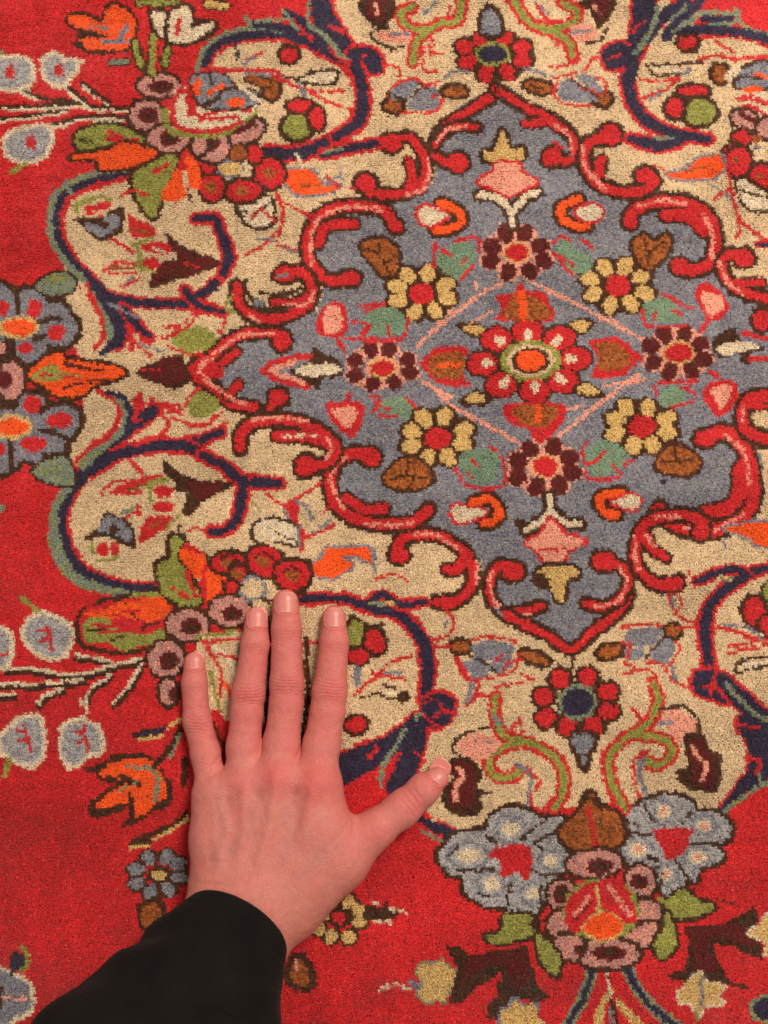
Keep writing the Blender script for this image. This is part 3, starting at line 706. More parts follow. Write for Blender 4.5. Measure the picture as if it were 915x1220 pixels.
# ---- axis rosettes
T(490, 740)
ros('rosette', [(675, 262), (800, 255), (600, 345), (895, 322), (612, 442), (898, 408), (708, 478), (830, 475)], (755, 368), 11.8, 10, 'r', 'K', (19, 18), 'N', 'S', 4, 5)
mo('stem'); L('K', 5, '735,150 735,215')
mo('bud'); F('G', '735,530 780,515 830,530 815,580 785,615 745,580', 'K', 3.4); F('K', '750,610 820,610 815,660 790,700 755,660'); L('G', 4, '785,600 785,650')
T(400, 0)
ros('rosette', [(660, 182), (768, 172), (585, 210), (848, 210), (600, 278), (850, 272), (685, 332), (782, 326)], (715, 242), 11.2, 8.2, 'r', 'K', (17, 11), 'N', 'g', 4, 4.5)
mo('stem'); L('K', 5, '735,350 735,410')
mo('bud'); F('G', '665,90 698,35 745,95 735,150 670,145', 'K', 4); L('K', 4, '690,5 695,40')

# ---- brown buds and grey leaf pairs
for t, q in (((490, 740), (222, 115, 40, 26, 0)), ((490, 740), (560, 165, 68, 24, 18)), ((680, 740), (180, 138, 60, 26, -15)), ((680, 740), (465, 45, 34, 26, 0)),
             ((400, 0), (262, 478, 40, 26, 0)), ((400, 0), (540, 415, 55, 22, 0)), ((600, 0), (160, 392, 65, 24, 12)), ((600, 0), (455, 452, 36, 28, 0)), ((715, 0), (655, 400, 42, 48, 0)), ((715, 0), (20, 540, 38, 32, 0))):
    T(*t) if t[0] != 715 else T(715, 0, 4.575)
    mo('bud'); E('X', *q, 'K', 3.2)
T(0, 0, 1)
mo('stem'); L('K', 3, '650,786 665,790'); L('K', 3, '630,101 652,105')
for t, fs, ls in (((490, 740), ('275,120 340,88 450,105 460,150 350,182 290,160', '238,180 330,185 360,240 300,262 250,220', '360,190 440,160 460,200 410,240 380,220'), ('270,90 360,72 480,95', '200,170 220,220 260,262 330,262 460,230 490,150', '380,190 410,150', '290,270 310,300 270,370')),
                  ((680, 740), ('250,60 320,32 430,45 360,110 255,110', '250,130 340,125 310,180 260,170', '370,140 430,80 480,110 440,190 390,185'), ('240,30 320,15 410,20', '235,100 275,110 245,190', '480,90 500,130 450,200 430,230', '340,190 420,200 460,270 520,300')),
                  ((400, 0), ('245,440 260,400 330,358 375,385 320,440 270,455', '318,480 350,440 400,395 460,400 462,490 380,500'), ('240,430 260,390 340,350 400,385 470,370', '290,510 440,508 490,450', '230,290 290,310 290,350', '460,430 440,445')),
                  ((600, 0), ('255,375 310,355 370,400 430,450 370,462 262,450', '330,350 400,340 450,415 400,400'), ('240,360 230,430 290,475 400,478', '310,350 350,390 430,420', '420,350 460,370 460,420', '230,350 340,330 380,310'))):
    T(*t); mo('leaf_pair')
    for q in fs:
        F('G', q)
    for q in ls:
        L('r', 3.4, q)
T(490, 740); L('K', 3.2, '250,150 330,190 390,230'); L('G', 6, '275,290 255,370'); T(680, 740); L('K', 3.2, '430,70 370,130 340,180'); L('G', 5, '460,210 480,270')
T(400, 0); L('K', 3, '300,470 400,390'); T(600, 0); L('K', 3, '310,360 420,430')

# ---- green scrolls of the lower and upper lobes
RG = [(4.4, 'r')]
for t, a, b, ex in (((490, 740), '385,340 380,440 425,520 520,550 640,610 690,680 690,780 650,850', '540,550 420,572 350,635 385,705 455,712 490,680', ()),
                    ((680, 740), '375,280 395,370 345,470 240,540 180,610 180,720 245,850', '300,520 425,535 462,600 405,655 350,640 335,615', ()),
                    ((400, 0), '350,285 372,180 470,110 555,90 575,-20', '410,135 330,120 290,60 350,30', ()),
                    ((600, 0), '320,260 290,185 220,140 120,100 40,-10', '200,135 300,110 335,50 270,10', ())):
    T(*t); mo('green_scroll'); L('g', 8, a, RG); L('g', 8, b, RG); L('g', 8, a); L('g', 7, b)
T(490, 740); mo('tendril'); L('G', 6, '480,655 545,700 530,830'); L('r', 4, '530,670 580,730 570,770'); L('r', 4, '540,790 550,840 600,860 640,800'); L('S', 8, '380,440 400,470'); L('r', 4, '460,500 490,450 510,500'); L('r', 3.5, '370,300 500,280'); L('r', 3.5, '500,240 560,270')
T(680, 740); mo('tendril'); L('G', 6, '330,610 310,690 345,790'); L('r', 4, '340,600 285,650 300,770 320,800'); L('r', 4, '280,390 310,440 350,440'); L('r', 3.5, '240,240 340,220 390,250'); L('r', 4, '140,600 150,700 200,850')
T(400, 0); mo('tendril'); L('G', 5, '460,0 400,60'); L('r', 3.5, '520,30 500,90'); L('r', 3.5, '440,170 430,240 480,238'); L('r', 3.5, '395,200 400,320 460,320'); L('G', 4, '500,350 540,320 600,320')
T(600, 0); mo('tendril'); L('G', 4, '140,10 200,60'); L('r', 3.5, '150,20 200,90 270,90'); L('r', 3.5, '210,170 260,220'); L('r', 3.5, '210,300 290,295 350,240'); L('G', 4, '100,310 220,340'); L('r', 3.5, '380,310 400,270 440,260')
T(490, 740); mo('blossom'); F('P', '210,560 290,512 400,535 385,590 300,640 230,600'); L('G', 3, '290,550 380,550'); L('K', 4.5, '190,600 200,545 260,510 350,480')
T(680, 740); mo('blossom'); F('P', '405,445 480,400 560,450 565,505 490,550 450,500'); L('G', 5, '400,465 460,460'); L('K', 4.5, '400,400 520,390 570,440 590,500'); L('r', 3, '390,440 370,480')
T(400, 0); mo('blossom'); F('P', '185,160 250,140 345,150 330,190 220,190'); L('G', 4, '250,150 340,155'); L('K', 4.5, '240,125 165,145 180,185 260,220 310,210')
T(600, 0); mo('blossom'); F('P', '300,120 380,110 440,145 400,175 340,190'); L('G', 4, '310,145 390,140'); L('K', 4.5, '470,130 440,180 380,190')
T(490, 740); mo('leaf'); F('K', '165,640 230,608 290,640 325,700 305,755 375,772 315,800 325,865 230,890 150,845 140,760 190,720'); F('M', '190,650 260,650 290,720 270,840 190,850 170,780 200,710'); L('P', 6, '218,670 235,710 205,740 205,810')
T(680, 740); mo('leaf'); F('K', '515,520 600,512 640,590 685,620 680,730 655,780 540,765 470,690 530,660 520,600'); F('M', '550,540 600,540 650,640 650,740 580,750 550,660'); L('P', 5, '555,570 580,620 620,650 605,720')
T(400, 0); mo('leaf'); F('K', '105,-10 130,80 195,130 255,80 265,-10'); F('M', '150,0 150,60 200,100 230,50 230,0'); L('P', 4, '180,10 190,60')
T(600, 0); mo('leaf'); F('K', '335,0 400,60 430,125 495,60 495,-10'); F('M', '400,0 420,60 440,100 470,50 480,0'); L('P', 3, '410,20 440,60')

T(0, 0, 1)
mo('tendril')
for c, w_, q in (('r', 3.4, '145,232 160,226 176,232'), ('G', 3, '128,360 150,372 168,380'), ('r', 3.4, '300,258 312,250 326,262'), ('g', 3.5, '276,352 268,366 280,372'), ('r', 3.4, '254,372 268,380 262,396'),
                 ('G', 3, '352,596 366,604 372,620'), ('r', 3.2, '448,690 470,684 486,692'), ('r', 3.2, '390,210 404,222 424,224'), ('G', 3, '330,330 344,326'), ('K', 3, '500,100 514,108'), ('r', 3.4, '660,170 672,176'),
                 ('r', 3.4, '780,196 800,206 826,204'), ('G', 3, '850,222 866,232 880,246'), ('r', 3.4, '600,800 606,790 622,786'), ('r', 3.2, '742,790 756,796'), ('G', 3, '588,722 600,736'), ('r', 3.4, '800,700 812,716 806,730'),
                 ('G', 3, '484,118 500,124'), ('r', 3.2, '120,588 132,576 150,572'), ('r', 3.2, '250,640 236,628 226,632'), ('g', 3, '300,600 312,606'), ('K', 3, '262,690 268,700'), ('r', 3, '220,312 236,318')):
    L(c, w_, q)
# ---- small sprays in the four loops
T(370, 600)
mo('spray'); L('r', 4, '200,870 280,800 370,720 465,690'); L('r', 4, '280,770 430,800'); L('G', 4, '340,765 420,770'); L('K', 4, '230,885 300,865 370,890 440,880'); L('K', 4, '310,825 380,835'); L('w', 5, '340,855 430,860'); E('K', 420, 880, 32, 30)
mo('bud'); E('g', 205, 590, 45, 58, 0, 'K', 3); mo('bud'); E('r', 292, 625, 40, 56, -15, 'K', 3.2); mo('bud'); E('r', 215, 695, 48, 34, 0, 'K', 2.5); L('K', 4, '180,510 210,520'); L('K', 4, '250,555 330,548')
T(360, 700); mo('bud'); E('r', 245, 625, 48, 34, 0, 'K', 3); L('G', 8, '250,370 250,440'); mo('tendril'); L('r', 4, '660,100 690,160 670,210 600,240'); L('r', 4, '590,265 680,265'); L('G', 4, '655,150 650,190'); L('r', 7, '700,320 720,360 760,420'); L('r', 4, '780,440 800,490 750,540'); L('G', 6, '770,440 760,500'); L('r', 4, '800,480 860,500'); 
T(200, 0)
mo('bud'); E('r', 550, 245, 40, 34, 0, 'K', 3.2)
mo('leaf'); F('w', '600,360 680,330 765,325 740,375 660,370', 'K', 2.6); L('K', 3.4, '530,350 600,358')
mo('spray'); L('r', 5, '185,310 300,318 480,320 500,345'); L('G', 4, '350,330 500,350 620,420'); L('r', 4, '470,340 640,410 800,412'); L('r', 4, '640,410 720,460 840,500'); L('r', 3.5, '360,270 430,232'); L('G', 4, '340,290 390,260'); L('G', 5, '600,380 620,430')
mo('bud'); E('g', 585, 575, 62, 56, 0, 'K', 3.6); mo('bud'); E('r', 600, 480, 58, 26, 0, 'K', 3); mo('bud'); E('r', 675, 538, 33, 48, 0, 'K', 3)
T(715, 0, 4.575)
mo('bud'); E('r', 480, 230, 48, 36, 0, 'K', 3.4)
mo('spray'); L('K', 4, '250,345 330,355 440,345 560,335'); L('K', 4, '260,370 320,410 430,400'); L('w', 5, '300,375 430,385'); L('r', 4, '220,432 330,440 430,425'); L('r', 4, '430,425 350,490 240,530'); L('r', 4.5, '550,315 640,300 760,315 910,305'); L('r', 3.5, '630,220 720,280'); L('G', 4, '440,410 500,370'); L('G', 3, '270,545 350,500')
mo('bud'); E('r', 412, 582, 48, 54, 0, 'K', 3.6); mo('bud'); F('r', '440,505 450,475 560,470 590,500 540,520', 'K', 3.4); mo('bud'); F('g', '490,560 550,535 625,580 615,650 520,675 470,630', 'K', 3.6)
mo('leaf'); F('G', '770,380 830,350 915,340 930,440 880,480 760,470 740,440', 'K', 2.5); E('O', 835, 485, 60, 20); L('K', 4, '730,450 780,410 880,430'); L('O', 4, '850,400 915,420'); L('w', 8, '700,420 750,370'); 
mo('palmette'); F('w', '750,520 930,520 930,640 840,600 770,560'); L('r', 6, '750,535 830,530 930,570'); L('r', 5, '790,570 860,590 930,640')
mo('petal'); E('m', 790, 650, 75, 50, 20, 'K', 3); L('M', 7, '770,620 850,660'); mo('petal'); E('m', 910, 700, 50, 50, 0, 'K', 3)
mo('rose'); E('r', 770, 755, 50, 45, 0, 'K', 3); mo('rose'); E('r', 730, 855, 62, 68, 0, 'K', 3); E('W', 760, 870, 15, 20); E('B', 880, 850, 60, 40, 0, 'G', 2); E('W', 850, 760, 22, 30)
T(675, 160)
mo('rose'); E('r', 880, 190, 72, 55, 0, 'K', 3); E('W', 880, 190, 18, 14); mo('rose'); E('r', 780, 125, 55, 62, 0, 'K', 3); E('W', 770, 115, 12, 18)
mo('leaf'); F('O', '460,178 540,165 600,112 700,98 712,160 650,198 500,200', 'G', 2.4); L('W', 3, '540,165 640,150')
mo('leaf'); F('w', '780,215 820,210 915,280 915,340 850,340 800,290', 'K', 2.8); L('K', 3.4, '790,250 915,290')
mo('tendril'); L('r', 4.5, '735,180 760,300 790,420 770,460'); L('r', 4, '670,290 740,245 740,200'); L('r', 4, '790,390 860,450 915,480'); L('w', 3, '830,440 880,500'); L('N', 5, '870,500 930,500', 'r', 2)
T(675, 540)
mo('leaf'); F('O', '720,345 800,322 930,318 930,415 870,415 800,370', 'G', 2.4); L('G', 3, '725,390 720,440')
mo('bud'); E('r', 855, 720, 48, 66, 0, 'K', 3.6); mo('bud'); E('r', 925, 780, 45, 45, 0, 'K', 3); mo('bud'); E('g', 940, 630, 45, 45, 0, 'K', 2)
mo('spray'); L('r', 4, '670,795 780,810 930,880'); L('r', 4, '465,650 500,730 590,775'); L('r', 4, '520,790 590,790'); L('G', 4, '480,640 490,700'); L('r', 4, '560,530 550,560'); L('r', 4, '740,880 930,840')
T(680, 740); mo('spray'); L('r', 4, '670,30 760,50 880,100 930,110'); L('r', 4, '720,150 790,128 860,120'); L('K', 4.5, '745,235 770,190 850,165 930,180'); L('w', 5, '780,205 900,185'); L('K', 4, '750,240 830,215 930,200'); L('G', 4, '700,20 800,30 870,90')
T(675, 340); mo('stain'); E('N', 445, 892, 16, 12)
T(480, 140); E('N', 640, 350, 12, 10)
T(0, 0, 1); mo('leaf'); L('K', 4, '462,110 480,118'); E('S', 0, 605, 6, 5)
mo('tendril'); L('r', 3.5, '398,600 384,612'); L('w', 3, '352,182 362,200')

DYE = dict(R=(202,34,37), B=(212,182,142), G=(132,131,135), a=(172,166,164), N=(48,40,64), K=(72,38,16), O=(244,84,24), g=(150,148,70), t=(116,142,116), P=(230,152,128), M=(94,20,20), W=(166,88,34), w=(222,202,172), S=(122,132,112), m=(188,132,122), Y=(212,174,108), r=(200,34,38), p=(234,146,126), X=(168,92,38))
# ---------------------------------------------------------------- rug: every knot becomes tufts
YC = np.zeros((19, 3))
for _k, _i in YARN.items():
    YC[_i] = lin(DYE[_k])

def wool_material():
    m, n, l, b = mat('wool_pile')
    a = n.new('ShaderNodeAttribute'); a.attribute_name = 'dye'
    tc = n.new('ShaderNodeTexCoord')
    no = n.new('ShaderNodeTexNoise'); no.inputs['Scale'].default_value = 1900; no.inputs['Detail'].default_value = 2
    mp = n.new('ShaderNodeMapping'); mp.inputs['Scale'].default_value = (1, 0.5, 0.35)
    l.new(tc.outputs['Object'], mp.inputs[0]); l.new(mp.outputs[0], no.inputs[0])
    mr = n.new('ShaderNodeMapRange'); mr.inputs[1].default_value = .3; mr.inputs[2].default_value = .7; mr.inputs[3].default_value = .80; mr.inputs[4].default_value = 1.2
    l.new(no.outputs[0], mr.inputs[0])
    mx = n.new('ShaderNodeVectorMath'); mx.operation = 'SCALE'
    l.new(a.outputs['Color'], mx.inputs[0]); l.new(mr.outputs[0], mx.inputs['Scale'])
    l.new(mx.outputs[0], b.inputs['Base Color'])
    b.inputs['Roughness'].default_value = 0.85
    b.inputs['Specular IOR Level'].default_value = 0.25
    b.inputs['Sheen Weight'].default_value = 0.2
    b.inputs['Sheen Roughness'].default_value = 0.5
    bp = n.new('ShaderNodeBump'); bp.inputs['Strength'].default_value = 0.35; bp.inputs['Distance'].default_value = 0.0004
    l.new(no.outputs[0], bp.inputs['Height']); l.new(bp.outputs[0], b.inputs['Normal'])
    return m

WOOL = wool_material()
rug = bpy.data.objects.new('persian_rug', None)
COL.objects.link(rug)
rug.location = (0, 0, -0.009)
rug['label'] = 'red hand-knotted persian rug with a grey-blue medallion, cream scrollwork and flowers'
rug['category'] = 'rug'

KU, KV = 0.00160, 0.00155                      # knot pitch
U = np.array([math.cos(math.radians(3.2)), math.sin(math.radians(3.2))])
V = np.array([-0.128, 0.9918])
LX, LY, HX, HY = -0.36, -0.46, 0.38, 0.50      # rug pile laid out (m)
nu, nv = int(1.1 / KU), int(1.2 / KV)
I, J = np.meshgrid(np.arange(-nu // 2, nu // 2), np.arange(-nv // 2, nv // 2), indexing='ij')
I, J = I.ravel(), J.ravel()
off = 0.35 * vnoise(J * 0.13, J * 0.0 + 3.3, 5)
kx = (I + off) * KU * U[0] + J * KV * V[0]
ky = (I + off) * KU * U[1] + J * KV * V[1]
ok = (kx > LX) & (kx < HX) & (ky > LY) & (ky < HY)
I, J, kx, ky = I[ok], J[ok], kx[ok], ky[ok]
qx, qy, _ = px_of(kx, ky, 0.0)
near = (qx > -45) & (qx < 960) & (qy > -45) & (qy < 1265)
# beyond the photograph the design goes on by its own symmetry
wx = 1.0 * vnoise(I * .42, J * .42, 1) + .8 * vnoise(I * 1.07, J * 1.07, 2)
wy = 1.0 * vnoise(I * .42, J * .42, 3) + .8 * vnoise(I * 1.07, J * 1.07, 4)
wx += rng.normal(0, .55, len(I)); wy += rng.normal(0, .55, len(I))
sx, sy = qx + wx, qy + wy
f = sx > 950
ax = 632 + (sy - 428) * 0.127
nx_ = 2 * ax - sx
sy = np.where(f, sy + 0.055 * (sx - nx_), sy); sx = np.where(f, nx_, sx)
f = sy < -35
ya = 428 - 0.05 * (sx - 632)
ny_ = 2 * ya - sy
sx = np.where(f, sx + (ny_ - sy) * 0.128, sx); sy = np.where(f, ny_, sy)
sx = np.abs(sx); sy = np.where(sy > 1250, 2500 - sy, sy)
ci = np.clip((sx - CX0).astype(int), 0, CW - 1); cj = np.clip((sy - CY0).astype(int), 0, CH - 1)
yarn = plan[cj, ci]
own = owner[cj, ci].copy()
own[~near] = -1
dye = YC[yarn].copy()
# mottled yarns: single knots of another shade
r1 = rng.random(len(yarn))
def mix(code, other, p):
    k = (yarn == YARN[code]) & (r1 < p)
    dye[k] = lin(DYE[other]) if isinstance(other, str) else lin(other)
mix('X', (140, 70, 26), .5); mix('X', 'K', .10); mix('M', 'K', .22); mix('W', (120, 62, 28), .4)
mix('G', (112, 106, 122), .3); mix('p', 'r', .22); mix('P', (236, 160, 134), .35)
mix('a', 'G', .30); mix('w', 'B', .25); mix('m', 'P', .2); mix('t', (128, 142, 100), .2); mix('S', 'g', .2); mix('N', (34, 26, 46), .3); mix('K', (44, 22, 10), .3)
mix('g', (122, 128, 52), .3); mix('B', (208, 176, 132), .16); mix('Y', (196, 152, 84), .25); mix('O', (236, 92, 22), .2)
# uneven dye (abrash), row by row and patch by patch, plus patchy sheen of the nap
ab = 1 + .06 * vnoise(I * .018, J * .02, 14) + .05 * vnoise(J * .09, I * .004, 11) + .05 * vnoise(I * .05, J * .05, 12) + rng.normal(0, .055, len(yarn))
dye *= ab[:, None]
red = (yarn == YARN['R'])
dye[red] *= (1 + .13 * vnoise(I * .25, J * .08, 13)[red] + .09 * vnoise(I * .03, J * .05, 15)[red])[:, None]
gk = np.isin(yarn, [YARN['G'], YARN['B'], YARN['t'], YARN['g'], YARN['O']])
dye[gk] *= (1 + .11 * vnoise(I * .22, J * .22, 16)[gk] + .07 * vnoise(I * .6, J * .6, 17)[gk])[:, None]  # patchy sheen of the nap put into these dyes
# broad bands where another batch of red wool was used, and the lower-left shade put into the dye
shade_patch = np.clip(1 - np.hypot((qx - 60) / 330, (qy - 985) / 150), 0, 1) ** .6
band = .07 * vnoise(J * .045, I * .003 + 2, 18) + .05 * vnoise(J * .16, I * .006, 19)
dye[red] *= (1 + band - .24 * shade_patch * (1 + .4 * vnoise(I * .3, J * .3, 20)))[red][:, None]
row = 1 + rng.normal(0, .030, 4000)
dye *= row[J + 2000][:, None]
SOFT = YC[plan]                                   # fibres of neighbouring knots mingle
for _a in (0, 1):
    for _ in range(2):
        SOFT = (np.roll(SOFT, 1, _a) + 2 * SOFT + np.roll(SOFT, -1, _a)) / 4
low = np.zeros(len(yarn)); low[(yarn == YARN['K'])] = -0.00035; low[yarn == YARN['N']] = -0.0001

def tufts(kxs, kys, kz, kd, ks, sub, pu, pv, gx, gy):
    isG = ks == YARN['G']; isR = ks == YARN['R']
    """a tuft of wool is a small leaning cone; returns verts, faces, colour per face"""
    n = len(kxs)
    P, D, Z, G1, G2 = [], [], [], [], []
    for a in range(sub):
        for b in range(sub):
            du, dv = ((a + .5) / sub - .5) * pu, ((b + .5) / sub - .5) * pv
            P.append(np.stack([kxs + du * U[0] + dv * V[0], kys + du * U[1] + dv * V[1]], 1))
            c_ = kd.copy()
            if sub > 1:
                tx, ty, _ = px_of(P[-1][:, 0], P[-1][:, 1], 0.0)
                tx = np.clip((tx + gx + rng.normal(0, .5, n) - CX0).astype(int), 0, CW - 1)
                ty = np.clip((ty + gy + rng.normal(0, .5, n) - CY0).astype(int), 0, CH - 1)
                c_ = c_ * .68 + SOFT[ty, tx] * .32
            c_ *= (1 + rng.normal(0, .062, n))[:, None]
            k_ = isG & (rng.random(n) < .16); c_[k_] *= (.66, .68, .86)
            k_ = isG & (rng.random(n) < .14); c_[k_] *= (1.25, 1.2, 1.1)
            k_ = isR & (rng.random(n) < .06); c_[k_] *= .7
            k_ = rng.random(n) < .05; c_[k_] = c_[k_] * 1.25 + .02  # stray brighter tufts: sheen highlights put into the colour
            D.append(c_); Z.append(kz - (.00016 if b == 0 and sub > 1 else 0))
            G1.append(gx); G2.append(gy)
    P, D, Z = np.vstack(P), np.vstack(D), np.concatenate(Z)
    N = len(P)
    pit = pu / sub
    P += rng.normal(0, .16 * pit, P.shape)
    base_r = pit * (.80 + .25 * rng.random(N))
    th = rng.random(N) * 2 * np.pi
    h = (.50 + .25 * rng.random(N)) * pit * .92
    top = Z + rng.normal(0, .00012, N)
    vs = np.zeros((N, 4, 3), np.float32)
    for q in range(3):
        t = th + q * 2.0944
        vs[:, q, 0] = P[:, 0] + base_r * np.cos(t); vs[:, q, 1] = P[:, 1] + base_r * np.sin(t); vs[:, q, 2] = top - h
    lean = pit * .38
    # the nap lies in patches, one way here and another there
    nx1 = vnoise(P[:, 0] * 34 + 9, P[:, 1] * 46, 61) + .5 * vnoise(P[:, 0] * 160, P[:, 1] * 60, 62)
    ny1 = vnoise(P[:, 0] * 30, P[:, 1] * 40 + 5, 63) + .6 * vnoise(P[:, 0] * 90, P[:, 1] * 220, 64)
    vs[:, 3, 0] = P[:, 0] + rng.normal(0, lean, N) + .55 * pit * nx1
    vs[:, 3, 1] = P[:, 1] + rng.normal(0, lean, N) + pit * (.62 * ny1 - .10)
    vs[:, 3, 2] = top
    i0 = (np.arange(N) * 4)[:, None, None]
    fs = (np.array([[0, 1, 3], [1, 2, 3], [2, 0, 3]])[None] + i0).reshape(-1, 3)
    return vs.reshape(-1, 3), fs, np.repeat(D, 3, 0)

def press(x, y):
    """long, gentle waves of the pile surface"""
    return .0005 * vnoise(x * 40, y * 40, 21) + .00025 * vnoise(x * 160, y * 160, 22)

def pile_mesh(name, sel, sub):
    z = press(kx[sel], ky[sel]) + low[sel] + rng.normal(0, .00008, sel.sum() if sel.dtype == bool else len(sel))
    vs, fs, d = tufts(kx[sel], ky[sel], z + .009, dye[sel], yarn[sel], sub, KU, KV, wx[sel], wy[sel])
    me = mesh_np(name, vs, fs, True)
    at_ = me.attributes.new('dye', 'FLOAT_COLOR', 'FACE')
    at_.data.foreach_set('color', np.hstack([np.clip(d, 0, 1), np.ones((len(d), 1))]).astype(np.float32).ravel())
    me.materials.append(WOOL)
    return me

order = np.argsort(own, kind='stable')
so = own[order]
groups = {}
ub, st = np.unique(so, return_index=True)
for a, b, c in zip(ub, st, list(st[1:]) + [len(so)]):
    groups[a] = order[b:c]
merged = {}
for i, (nm, par) in enumerate(motifs):
    if nm.endswith('_ground') and i in groups:
        merged.setdefault(nm, []).append(groups.pop(i))
for nm, g in merged.items():
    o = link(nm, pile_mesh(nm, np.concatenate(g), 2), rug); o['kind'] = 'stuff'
o = link('outer_pile', pile_mesh('outer_pile', groups.pop(-1), 1), rug); o['kind'] = 'stuff'
def pieces(sel):
    """separate patches of one motif (gaps of two knots and more)"""
    ii, jj = I[sel], J[sel]
    n_ = len(sel); lab = np.arange(n_)
    if n_ < 12 or n_ > 4000:
        return [sel]
    pos = {(a, b): k for k, (a, b) in enumerate(zip(ii.tolist(), jj.tolist()))}
    seen = np.zeros(n_, bool); out = []
    for k in range(n_):
        if seen[k]:
            continue
        st_, comp = [k], []
        seen[k] = True
        while st_:
            c = st_.pop(); comp.append(c)
            a, b = int(ii[c]), int(jj[c])
            for da in (-2, -1, 0, 1, 2):
                for db in (-2, -1, 0, 1, 2):
                    t = pos.get((a + da, b + db))
                    if t is not None and not seen[t]:
                        seen[t] = True; st_.append(t)
        out.append(np.array(comp))
    big = [c for c in out if len(c) >= 10]
    if len(big) < 2:
        return [sel]
    rest = [c for c in out if len(c) < 10]
    for c in rest:
        m_ = [np.abs(ii[g].mean() - ii[c].mean()) + np.abs(jj[g].mean() - jj[c].mean()) for g in big]
        k = int(np.argmin(m_)); big[k] = np.concatenate([big[k], c])
    return [sel[c] for c in big]
mob = {}
need_parent = {motifs[i][1] for i in groups if motifs[i][1] > 0}
for i, (nm, par) in enumerate(motifs):
    if par >= 0 or (i not in groups and i not in need_parent) or nm.endswith('_ground'):
        continue
    if i in groups:
        pp = pieces(groups[i]) if i not in need_parent else [groups[i]]
        for g_ in pp:
            mob[i] = link(nm, pile_mesh(nm, g_, 2), rug)
    else:                                   # the motif is wholly made of its pieces
        kids = [j for j in groups if motifs[j][1] == i]
        mob[i] = link(nm, pile_mesh(nm, groups.pop(kids[0]), 2), rug)
for i, (nm, par) in enumerate(motifs):
    if par > 0 and i in groups:
        link(nm, pile_mesh(nm, groups[i], 2), mob[par])

# woven foundation under the pile
def slab(name, x0, x1, y0, y1, z0, z1, n=1):
    v = np.array([(x, y, z) for z in (z0, z1) for y in (y0, y1) for x in (x0, x1)], float)
    f_ = np.array([[0, 2, 3, 1], [4, 5, 7, 6], [0, 1, 5, 4], [1, 3, 7, 5], [3, 2, 6, 7], [2, 0, 4, 6]])
    return mesh_np(name, v, f_, False)
m, n, l, b = mat('woven_foundation')
b.inputs['Base Color'].default_value = (.22, .10, .06, 1); b.inputs['Roughness'].default_value = .95
wv = n.new('ShaderNodeTexWave'); wv.inputs['Scale'].default_value = 300; bp = n.new('ShaderNodeBump'); bp.inputs['Distance'].default_value = .0005
l.new(wv.outputs[1], bp.inputs['Height']); l.new(bp.outputs[0], b.inputs['Normal'])
link('foundation', slab('foundation', LX - .004, HX + .004, LY - .004, HY + .004, .0005, .0072), rug, m)

# wooden floor under the rug
m, n, l, b = mat('floor_wood')
tc = n.new('ShaderNodeTexCoord'); mp = n.new('ShaderNodeMapping'); mp.inputs['Scale'].default_value = (8, 60, 1)
no = n.new('ShaderNodeTexNoise'); no.inputs['Scale'].default_value = 1.2; no.inputs['Detail'].default_value = 6
cr = n.new('ShaderNodeValToRGB'); cr.color_ramp.elements[0].color = (.10, .05, .025, 1); cr.color_ramp.elements[1].color = (.25, .13, .07, 1)
l.new(tc.outputs['Object'], mp.inputs[0]); l.new(mp.outputs[0], no.inputs[0]); l.new(no.outputs[0], cr.inputs[0]); l.new(cr.outputs[0], b.inputs['Base Color'])
b.inputs['Roughness'].default_value = .5
fl = link('floor', slab('floor', -3, 3, -3, 3, -.05, -.0095), None, m)
fl['kind'] = 'structure'
# ---------------------------------------------------------------- the hand (millimetres while it is shaped)
def J3(px, py, hw, z, zs=.86):
    x, y, d = at(px, py, z * .001)
    return np.array([x * 1000, y * 1000, z, hw * d / FPX * 1000, zs])

CH = {
 'little': [J3(231, 789.5, 12.6, 6.4), J3(231, 815, 14.6, 7.2), J3(234, 858, 16.2, 8), J3(244, 898, 17, 9.5), J3(252, 940, 18, 12)],
 'ring': [J3(305, 736.5, 13.6, 6.8), J3(303.5, 768, 16.4, 7.8), J3(295.5, 826, 19.2, 9), J3(293, 850, 19, 9.6), J3(290, 890, 20.4, 11), J3(290, 930, 22, 13)],
 'middle': [J3(340, 717.5, 15.4, 7.2), J3(341, 750, 17.5, 8.2), J3(341.3, 814, 19.8, 9.6), J3(340.5, 838, 19.6, 10), J3(335, 885, 21.5, 11.6), J3(330, 925, 24, 14)],
 'index': [J3(397.5, 735.5, 14, 7.2), J3(398, 766, 17, 8.2), J3(392.5, 824, 20.6, 9.6), J3(390, 848, 20.4, 10), J3(383, 888, 22, 11.6), J3(376, 930, 25, 14)],
 'thumb': [J3(521.5, 928.5, 13, 8, .95), J3(505, 941, 17.6, 9.5, .95), J3(480, 964, 20, 11, .95), J3(446, 990, 22, 13, .9), J3(405, 1024, 35, 14, .85), J3(350, 1070, 42, 16, .8)],
}
PALM = [
 [J3(254, 948, 25, 12.5, .92), J3(257, 1000, 28, 14, .95), J3(268, 1062, 35, 17, .9)],
 [J3(290, 936, 25, 14, .92), J3(284, 1070, 32, 18, .95)],
 [J3(330, 930, 26, 15, .92), J3(308, 1080, 36, 19, .95)],
 [J3(377, 938, 30, 14.5, .9), J3(380, 985, 33, 15, .9), J3(338, 1080, 36, 18, .95)],
]
ARM = [J3(268, 1062, 35, 17, .9), J3(288, 1092, 50, 21, .72), J3(274, 1130, 57, 26, .7), J3(240, 1190, 66, 38, .75), J3(205, 1260, 74, 54, .8)]

